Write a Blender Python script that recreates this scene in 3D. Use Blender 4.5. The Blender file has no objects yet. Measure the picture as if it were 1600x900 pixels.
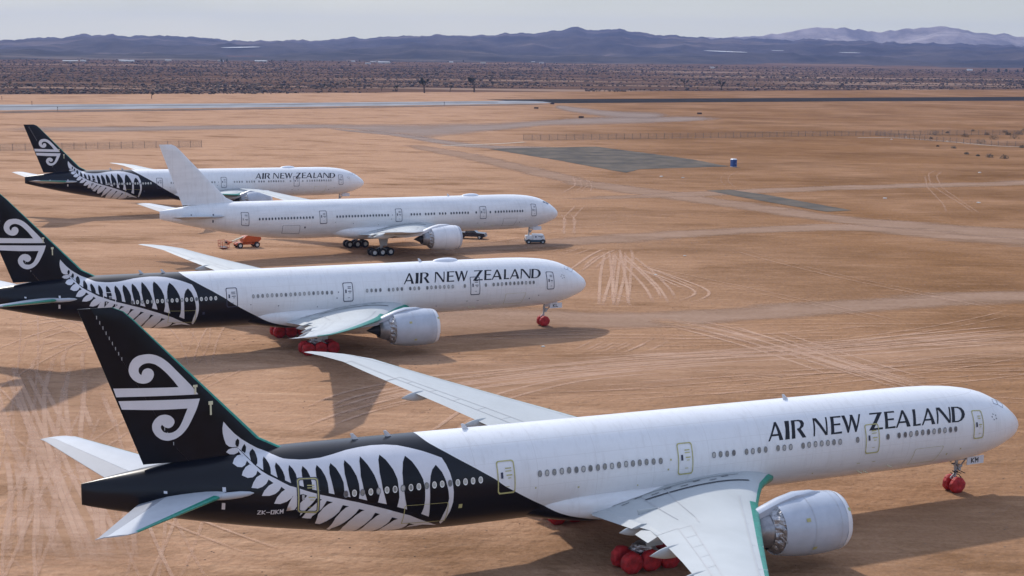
import bpy, bmesh, math, random
from math import sin, cos, asin, acos, sqrt, pi, radians, atan2, floor
from mathutils import Vector, Matrix
from mathutils.geometry import delaunay_2d_cdt
from mathutils import noise as mnoise
random.seed(7)
SC = bpy.context.scene
COL = SC.collection

# ------------------------------------------------------------------ camera
cd = bpy.data.cameras.new('camera')
cam = bpy.data.objects.new('camera', cd); COL.objects.link(cam)
cam.location = (0, 0, 34.63)
cam.matrix_world = (Matrix.Translation((0, 0, 34.63)) @ Matrix.Rotation(radians(90 - 9.3205), 4, 'X')
                    @ Matrix.Rotation(radians(0.7373), 4, 'Z'))
cd.sensor_width = 36; cd.sensor_fit = 'HORIZONTAL'; cd.lens = 36 * 2290.27 / 1600
cd.clip_start = 1; cd.clip_end = 60000
SC.camera = cam

# ------------------------------------------------------------------ light
SUN_DIR = Vector((-0.53, 0.97, 1.0)).normalized()       # towards the sun
elev = asin(SUN_DIR.z); rot = atan2(SUN_DIR.x, SUN_DIR.y)
W = bpy.data.worlds.new('World'); SC.world = W; W.use_nodes = True
nt = W.node_tree; nt.nodes.clear()
sky = nt.nodes.new('ShaderNodeTexSky'); sky.sky_type = 'NISHITA'; sky.sun_disc = False
sky.sun_elevation = elev; sky.sun_rotation = rot
sky.altitude = 800; sky.air_density = 1.0; sky.dust_density = 2.2; sky.ozone_density = 3.0
# thin even cloud veil: part of the blue is replaced by soft grey white, broken up by faint streaks
tc = nt.nodes.new('ShaderNodeTexCoord'); mp = nt.nodes.new('ShaderNodeMapping')
mp.inputs['Scale'].default_value = (1.6, 1.6, 9.0)
nz = nt.nodes.new('ShaderNodeTexNoise'); nz.inputs['Scale'].default_value = 2.2; nz.inputs['Detail'].default_value = 6
mr = nt.nodes.new('ShaderNodeMapRange'); mr.inputs['From Min'].default_value = .3; mr.inputs['From Max'].default_value = .7
mr.inputs['To Min'].default_value = .75; mr.inputs['To Max'].default_value = 1.0
mx = nt.nodes.new('ShaderNodeMix'); mx.data_type = 'RGBA'
bgn = nt.nodes.new('ShaderNodeBackground'); bgn.inputs['Strength'].default_value = .15
ow = nt.nodes.new('ShaderNodeOutputWorld')
L = nt.links.new
L(tc.outputs['Generated'], mp.inputs['Vector']); L(mp.outputs['Vector'], nz.inputs['Vector'])
L(nz.outputs['Fac'], mr.inputs['Value']); sp = nt.nodes.new('ShaderNodeSeparateXYZ'); L(tc.outputs['Generated'], sp.inputs[0])
e1 = nt.nodes.new('ShaderNodeMapRange'); e1.interpolation_type = 'SMOOTHSTEP'; e1.inputs['From Min'].default_value = 0; e1.inputs['From Max'].default_value = .07; L(sp.outputs['Z'], e1.inputs['Value'])
vc = nt.nodes.new('ShaderNodeMix'); vc.data_type = 'RGBA'; vc.inputs['A'].default_value = (5.1, 5.15, 4.1, 1); vc.inputs['B'].default_value = (2.85, 3.15, 3.5, 1); L(e1.outputs['Result'], vc.inputs['Factor'])
e3 = nt.nodes.new('ShaderNodeMapRange'); e3.interpolation_type = 'SMOOTHSTEP'; e3.inputs['From Min'].default_value = .07; e3.inputs['From Max'].default_value = .28; L(sp.outputs['Z'], e3.inputs['Value'])
vd = nt.nodes.new('ShaderNodeMix'); vd.data_type = 'RGBA'; vd.inputs['B'].default_value = (7.9, 8.9, 11.2, 1); L(vc.outputs['Result'], vd.inputs['A']); L(e3.outputs['Result'], vd.inputs['Factor'])
e2 = nt.nodes.new('ShaderNodeMapRange'); e2.inputs['From Min'].default_value = .04; e2.inputs['From Max'].default_value = .30; e2.inputs['To Min'].default_value = 1.0; e2.inputs['To Max'].default_value = .40; L(sp.outputs['Z'], e2.inputs['Value'])
mu = nt.nodes.new('ShaderNodeMath'); mu.operation = 'MULTIPLY'; mu.use_clamp = True; L(mr.outputs['Result'], mu.inputs[0]); L(e2.outputs['Result'], mu.inputs[1]); L(mu.outputs[0], mx.inputs['Factor'])
L(sky.outputs['Color'], mx.inputs['A']); L(vd.outputs['Result'], mx.inputs['B'])
L(mx.outputs['Result'], bgn.inputs['Color']); L(bgn.outputs['Background'], ow.inputs['Surface'])
sl = bpy.data.lights.new('sun', 'SUN'); sun = bpy.data.objects.new('sun', sl); COL.objects.link(sun)
sl.energy = 3.0; sl.angle = radians(1.6); sl.color = (1.0, 0.93, 0.84)
sun.rotation_euler = (-SUN_DIR).to_track_quat('-Z', 'Y').to_euler()
sun.location = (0, 0, 300)
SC.view_settings.view_transform = 'Standard'; SC.view_settings.look = 'None'
SC.view_settings.exposure = 0.1; SC.view_settings.gamma = 1; SC.view_settings.use_curve_mapping = False
SC.render.engine = 'CYCLES'
cy = SC.cycles
cy.use_denoising = True; cy.max_bounces = 6; cy.diffuse_bounces = 3; cy.glossy_bounces = 3
cy.transparent_max_bounces = 24; cy.volume_bounces = 0; cy.volume_step_rate = 1
cy.use_adaptive_sampling = True; cy.adaptive_threshold = 0.01

# ------------------------------------------------------------------ helpers
def herm(x, X, Y):
    n = len(X)
    if x <= X[0]: return Y[0]
    if x >= X[-1]: return Y[-1]
    i = 0
    while x > X[i+1]: i += 1
    d = [(Y[k+1]-Y[k])/(X[k+1]-X[k]) for k in range(max(0, i-1), min(n-1, i+2))]
    o = max(0, i-1)
    def m(k):
        if k == 0: return (Y[1]-Y[0])/(X[1]-X[0])
        if k == n-1: return (Y[-1]-Y[-2])/(X[-1]-X[-2])
        a, b = d[k-1-o], d[k-o]
        return 0. if a*b <= 0 else 2*a*b/(a+b)
    h = X[i+1]-X[i]; t = (x-X[i])/h
    return Y[i]*(2*t**3-3*t*t+1)+m(i)*h*(t**3-2*t*t+t)+Y[i+1]*(3*t*t-2*t**3)+m(i+1)*h*(t**3-t*t)
GKY = [0, 99, 167, 248, 310, 450, 20000]; GKZ = [.5, .45, .31, 0., -.64, -1., -1.]
def gz(y): return herm(y, GKY, GKZ)

def tag(o, label=None, cat=None, group=None, kind=None):
    if label: o['label'] = label
    if cat: o['category'] = cat
    if group: o['group'] = group
    if kind: o['kind'] = kind
    return o
def empty(name, loc=(0, 0, 0), rz=0, parent=None):
    o = bpy.data.objects.new(name, None); COL.objects.link(o); o.location = loc; o.rotation_euler = (0, 0, rz)
    o.empty_display_size = .5
    if parent: o.parent = parent
    return o
def link(name, me, parent=None, loc=None):
    o = bpy.data.objects.new(name, me); COL.objects.link(o)
    if parent: o.parent = parent
    if loc: o.location = loc
    return o
def mesh(name, V, F, mats, idx=None, smooth=False, angle=None):
    me = bpy.data.meshes.new(name); me.from_pydata([tuple(v) for v in V], [], F); 
    for m in (mats if isinstance(mats, (list, tuple)) else [mats]): me.materials.append(m)
    if idx: me.polygons.foreach_set('material_index', idx)
    if smooth:
        me.polygons.foreach_set('use_smooth', [True]*len(me.polygons))
        if angle:
            try: me.set_sharp_from_angle(angle=radians(angle))
            except Exception: pass
    me.update(); return me
class MB:
    def __init__(s): s.V = []; s.F = []; s.M = []; s.m = 0
    def add(s, V, F):
        o = len(s.V); s.V += [tuple(v) for v in V]; s.F += [tuple(i+o for i in f) for f in F]; s.M += [s.m]*len(F)
    def box(s, x0, x1, y0, y1, z0, z1, b=0.0, rz=0, c=None):
        V = []
        if b <= 0:
            V = [(x, y, z) for z in (z0, z1) for y in (y0, y1) for x in (x0, x1)]
            F = [(0, 2, 3, 1), (4, 5, 7, 6), (0, 1, 5, 4), (2, 6, 7, 3), (0, 4, 6, 2), (1, 3, 7, 5)]
        else:
            bm = bmesh.new(); bmesh.ops.create_cube(bm, size=1)
            for v in bm.verts: v.co = Vector(((x0+x1)/2+v.co.x*(x1-x0), (y0+y1)/2+v.co.y*(y1-y0), (z0+z1)/2+v.co.z*(z1-z0)))
            bmesh.ops.bevel(bm, geom=bm.edges[:], offset=b, segments=2, affect='EDGES', profile=.5)
            bm.verts.index_update(); V = [v.co[:] for v in bm.verts]; F = [tuple(v.index for v in f.verts) for f in bm.faces]; bm.free()
        if rz:
            cx, cy_ = c or ((x0+x1)/2, (y0+y1)/2); V = [(cx+(x-cx)*cos(rz)-(y-cy_)*sin(rz), cy_+(x-cx)*sin(rz)+(y-cy_)*cos(rz), z) for x, y, z in V]
        s.add(V, F)
    def tube(s, a, b, ra, rb=None, n=10, caps=True):
        rb = ra if rb is None else rb
        a, b = Vector(a), Vector(b); d = (b-a).normalized(); u = d.orthogonal().normalized(); w = d.cross(u)
        V = []
        for p, r in ((a, ra), (b, rb)):
            for i in range(n): t = 2*pi*i/n; V.append(p+u*(r*cos(t))+w*(r*sin(t)))
        F = [(i, (i+1) % n, n+(i+1) % n, n+i) for i in range(n)]
        if caps: F += [tuple(range(n))[::-1], tuple(range(n, 2*n))]
        s.add(V, F)
    def lathe(s, prof, origin, axis='x', n=32, jit=None):
        V = []; 
        for k, (t, r) in enumerate(prof):
            for i in range(n):
                a = 2*pi*i/n; rr = r
                if jit: rr = r*(1+jit*mnoise.noise(Vector((t*2.3+origin[0]*.7+origin[1], cos(a)*2.2, sin(a)*2.2))))
                p = {'x': (t, rr*cos(a), rr*sin(a)), 'y': (rr*cos(a), t, rr*sin(a)), 'z': (rr*cos(a), rr*sin(a), t)}[axis]
                V.append((origin[0]+p[0], origin[1]+p[1], origin[2]+p[2]))
        F = []
        for k in range(len(prof)-1):
            for i in range(n):
                a, b = k*n+i, k*n+(i+1) % n
                F.append((a, b, b+n, a+n) if axis != 'y' else (a, a+n, b+n, b))
        s.add(V, F)
    def poly(s, pts, z0, z1):
        n = len(pts); V = [(x, y, z0) for x, y in pts]+[(x, y, z1) for x, y in pts]
        F = [tuple(range(n))[::-1], tuple(range(n, 2*n))]+[(i, (i+1) % n, n+(i+1) % n, n+i) for i in range(n)]
        s.add(V, F)
    def prism(s, pts, y0, y1):      # outline in the x-z plane, extruded along y
        n = len(pts); V = [(x, y0, z) for x, z in pts]+[(x, y1, z) for x, z in pts]
        F = [tuple(range(n)), tuple(range(n, 2*n))[::-1]]+[(i, n+i, n+(i+1) % n, (i+1) % n) for i in range(n)]
        s.add(V, F)
    def me(s, name, mats, smooth=False, angle=None): return mesh(name, s.V, s.F, mats, s.M, smooth, angle)
    def build(s, name, mats, parent=None, smooth=False, angle=None): return link(name, s.me(name, mats, smooth, angle), parent)

# ------------------------------------------------------------------ materials
def pmat(name, col, rough=.6, metal=0., var=0., scale=3., bump=0., coat=0., spec=None, col2=None, stretch=None, bscale=None):
    m = bpy.data.materials.new(name); m.use_nodes = True; t = m.node_tree; N = t.nodes; b = N['Principled BSDF']
    b.inputs['Base Color'].default_value = (*col, 1); b.inputs['Roughness'].default_value = rough; b.inputs['Metallic'].default_value = metal
    if coat: b.inputs['Coat Weight'].default_value = coat; b.inputs['Coat Roughness'].default_value = .12
    if spec is not None: b.inputs['Specular IOR Level'].default_value = spec
    tcn = N.new('ShaderNodeTexCoord'); v = tcn.outputs['Object']
    if stretch:
        mpn = N.new('ShaderNodeMapping'); mpn.inputs['Scale'].default_value = stretch; t.links.new(v, mpn.inputs['Vector']); v = mpn.outputs['Vector']
    if var or col2:
        n = N.new('ShaderNodeTexNoise'); n.inputs['Scale'].default_value = scale; n.inputs['Detail'].default_value = 6; n.inputs['Roughness'].default_value = .6
        t.links.new(v, n.inputs['Vector'])
        r = N.new('ShaderNodeMapRange'); r.inputs['From Min'].default_value = .35; r.inputs['From Max'].default_value = .65
        t.links.new(n.outputs['Fac'], r.inputs['Value'])
        x = N.new('ShaderNodeMix'); x.data_type = 'RGBA'; x.inputs['A'].default_value = (*col, 1)
        c2 = col2 or tuple(c*(1-var) for c in col); x.inputs['B'].default_value = (*c2, 1)
        t.links.new(r.outputs['Result'], x.inputs['Factor']); t.links.new(x.outputs['Result'], b.inputs['Base Color'])
    if bump:
        n2 = N.new('ShaderNodeTexNoise'); n2.inputs['Scale'].default_value = bscale or scale*3; n2.inputs['Detail'].default_value = 4
        t.links.new(v, n2.inputs['Vector'])
        bp = N.new('ShaderNodeBump'); bp.inputs['Strength'].default_value = bump; bp.inputs['Distance'].default_value = .1
        t.links.new(n2.outputs['Fac'], bp.inputs['Height']); t.links.new(bp.outputs['Normal'], b.inputs['Normal'])
    return m
def weather(m, sock):
    """skin joints and faint grime streaks multiplied into a paint colour"""
    t = m.node_tree; N = t.nodes; b = N['Principled BSDF']
    tcn = N.new('ShaderNodeTexCoord'); s = N.new('ShaderNodeSeparateXYZ'); t.links.new(tcn.outputs['Object'], s.inputs[0])
    def mth(op, a, c=None, d=None):
        n = N.new('ShaderNodeMath'); n.operation = op
        for i, v in enumerate((a, c, d)):
            if v is None: continue
            if isinstance(v, (int, float)): n.inputs[i].default_value = v
            else: t.links.new(v, n.inputs[i])
        return n.outputs[0]
    j = mth('LESS_THAN', mth('FRACT', mth('MULTIPLY', s.outputs['X'], 1/4.4)), .0075)
    zz = mth('MULTIPLY_ADD', s.outputs['X'], -.009, s.outputs['Z'])
    for k in (8.15, 7.1, 5.35, 4.2, 3.1): j = mth('MAXIMUM', j, mth('LESS_THAN', mth('ABSOLUTE', mth('SUBTRACT', zz, k)), .011))
    def nz(sc_, lo, hi, st):
        mpn = N.new('ShaderNodeMapping'); mpn.inputs['Scale'].default_value = st; t.links.new(tcn.outputs['Object'], mpn.inputs[0])
        n = N.new('ShaderNodeTexNoise'); n.inputs['Scale'].default_value = sc_; n.inputs['Detail'].default_value = 8; n.inputs['Roughness'].default_value = .65; t.links.new(mpn.outputs[0], n.inputs['Vector'])
        r_ = N.new('ShaderNodeMapRange'); r_.inputs['From Min'].default_value = lo; r_.inputs['From Max'].default_value = hi; t.links.new(n.outputs['Fac'], r_.inputs['Value']); return r_.outputs['Result']
    low = N.new('ShaderNodeMapRange'); low.inputs['From Min'].default_value = 5.0; low.inputs['From Max'].default_value = 2.8; t.links.new(zz, low.inputs['Value'])
    g1 = mth('MULTIPLY', nz(1.6, .50, .72, (1.6, .6, .22)), .16)
    g2 = mth('MULTIPLY', mth('MULTIPLY', nz(.9, .42, .62, (.35, 1, 1.6)), low.outputs['Result']), .30)
    d = mth('MAXIMUM', mth('MULTIPLY', j, .22), mth('MAXIMUM', g1, g2))
    x = N.new('ShaderNodeMix'); x.data_type = 'RGBA'; t.links.new(sock, x.inputs['A']); x.inputs['B'].default_value = (.26, .22, .19, 1); t.links.new(d, x.inputs['Factor'])
    t.links.new(x.outputs['Result'], b.inputs['Base Color'])
M = {}
M['white'] = pmat('white_paint', (.70, .735, .80), .32, var=.10, scale=.5, coat=.25, stretch=(.4, 1, 2.2))
M['plainwhite'] = pmat('primer_white_paint', (.74, .75, .77), .36, var=.12, scale=.45, coat=.2, stretch=(.4, 1, 2.2))
M['black'] = pmat('black_paint', (.004, .005, .009), .30, var=.4, scale=1.2, spec=.22)
M['decal'] = pmat('white_decal', (.66, .66, .70), .4, var=.06, scale=1.5)
M['ink'] = pmat('black_decal', (.006, .007, .012), .4, spec=.3)
M['wing'] = pmat('wing_grey_paint', (.44, .47, .48), .55, spec=.25, var=.10, scale=.6, stretch=(.7, .25, 1))
M['stab'] = pmat('tailplane_grey_paint', (.44, .47, .51), .55, spec=.25, var=.08, scale=.8)
M['elev'] = pmat('pale_control_surface', (.26, .28, .32), .55, spec=.25, var=.08, scale=.8)
M['teal'] = pmat('green_protective_film', (.012, .27, .19), .35, var=.35, scale=3, bump=.15)
M['grey'] = pmat('leading_edge_grey', (.48, .49, .50), .35, var=.1)
M['nacelle'] = pmat('nacelle_grey_paint', (.45, .49, .56), .36, var=.12, scale=.9, coat=.2)
M['nacellew'] = pmat('nacelle_white_paint', (.70, .71, .74), .36, var=.10, scale=.9, coat=.2)
M['panel'] = pmat('panel_line', (.42, .43, .45), .6)
M['dline'] = pmat('dark_seal', (.03, .035, .05), .6)
M['foil'] = pmat('crumpled_foil', (.50, .50, .52), .42, .9, var=.35, scale=4, bump=1., bscale=5)
M['core'] = pmat('core_cowl_metal', (.34, .34, .36), .38, .7, var=.3, scale=2)
M['darkmetal'] = pmat('dark_metal', (.025, .026, .03), .45, .4)
M['red'] = pmat('red_tarpaulin', (.50, .016, .020), .62, var=.5, scale=2.2, bump=1., bscale=4)
M['tyre'] = pmat('black_rubber', (.012, .012, .014), .75)
M['hub'] = pmat('wheel_hub_white', (.62, .64, .66), .4)
M['strut'] = pmat('strut_grey', (.42, .43, .45), .4, var=.25, scale=4)
M['tape'] = pmat('yellowed_masking_tape', (.50, .47, .20), .6, var=.25, scale=4)
M['tag'] = pmat('pale_yellow_tag', (.62, .60, .42), .6)
M['outline'] = pmat('dark_outline', (.03, .035, .07), .5)
M['pane'] = pmat('window_blind', (.30, .30, .29), .25, var=.5, scale=9, coat=.5)
M['panelit'] = pmat('pale_window_blind', (.50, .50, .46), .25, var=.35, scale=9, coat=.5)
M['pane2'] = pmat('half_open_blind', (.16, .16, .17), .2, var=.5, scale=7, coat=.5)
M['pane3'] = pmat('pale_blind', (.46, .46, .45), .25, var=.3, scale=7, coat=.5)
M['paned'] = pmat('dark_window', (.02, .025, .045), .15, coat=.5)
M['ring'] = pmat('window_ring', (.16, .17, .19), .4)
M['ringl'] = pmat('pale_window_ring', (.74, .74, .72), .4)
M['antenna'] = pmat('antenna_white', (.6, .61, .64), .4)

weather(M['plainwhite'], M['plainwhite'].node_tree.nodes['Principled BSDF'].inputs['Base Color'].links[0].from_socket)
def livery(name, boundary):
    """black rear body meeting the white along a curve; boundary = [(z, x)]"""
    m = bpy.data.materials.new(name); m.use_nodes = True; t = m.node_tree; N = t.nodes; b = N['Principled BSDF']
    b.inputs['Roughness'].default_value = .30; b.inputs['Coat Weight'].default_value = .0; b.inputs['Coat Roughness'].default_value = .12
    b.inputs['Specular IOR Level'].default_value = .3
    tcn = N.new('ShaderNodeTexCoord'); s = N.new('ShaderNodeSeparateXYZ'); t.links.new(tcn.outputs['Object'], s.inputs[0])
    zn = N.new('ShaderNodeMapRange'); zn.inputs['From Min'].default_value = 2; zn.inputs['From Max'].default_value = 10
    t.links.new(s.outputs['Z'], zn.inputs['Value'])
    fc = N.new('ShaderNodeFloatCurve'); cv = fc.mapping.curves[0]
    pts = [((z-2)/8, (x-30)/30) for z, x in boundary]
    cv.points[0].location = pts[0]; cv.points[1].location = pts[-1]
    for p in pts[1:-1]: cv.points.new(*p)
    fc.mapping.use_clip = False; fc.mapping.update()
    t.links.new(zn.outputs['Result'], fc.inputs['Value'])
    xn = N.new('ShaderNodeMapRange'); xn.inputs['From Min'].default_value = 30; xn.inputs['From Max'].default_value = 60; xn.clamp = False
    t.links.new(s.outputs['X'], xn.inputs['Value'])
    g = N.new('ShaderNodeMath'); g.operation = 'GREATER_THAN'; t.links.new(xn.outputs['Result'], g.inputs[0]); t.links.new(fc.outputs['Value'], g.inputs[1])
    n = N.new('ShaderNodeTexNoise'); n.inputs['Scale'].default_value = .5; n.inputs['Detail'].default_value = 6
    mpn = N.new('ShaderNodeMapping'); mpn.inputs['Scale'].default_value = (.4, 1, 2.2); t.links.new(tcn.outputs['Object'], mpn.inputs[0]); t.links.new(mpn.outputs[0], n.inputs['Vector'])
    wv = N.new('ShaderNodeMix'); wv.data_type = 'RGBA'; wv.inputs['A'].default_value = (.78, .79, .81, 1); wv.inputs['B'].default_value = (.68, .685, .70, 1)
    t.links.new(n.outputs['Fac'], wv.inputs['Factor'])
    x = N.new('ShaderNodeMix'); x.data_type = 'RGBA'; x.inputs['B'].default_value = (.004, .005, .009, 1)
    weather(m, wv.outputs['Result']); wsock = b.inputs['Base Color'].links[0].from_socket; t.links.new(wsock, x.inputs['A']); t.links.new(g.outputs[0], x.inputs['Factor']); t.links.new(x.outputs['Result'], b.inputs['Base Color'])
    return m
BOUND = [(2.0, 38.0), (2.6, 38.8), (2.94, 40.126), (3.42, 41.856), (4.38, 43.703), (5.1, 44.932), (5.56, 45.679), (6.0, 46.388), (6.55, 47.105),
         (6.93, 47.705), (7.49, 48.608), (8.02, 49.508), (8.46, 50.236), (8.76, 50.751), (9.05, 51.202), (9.44, 51.56), (10, 51.7)]
M['livery'] = livery('black_and_white_livery', BOUND)

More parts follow.
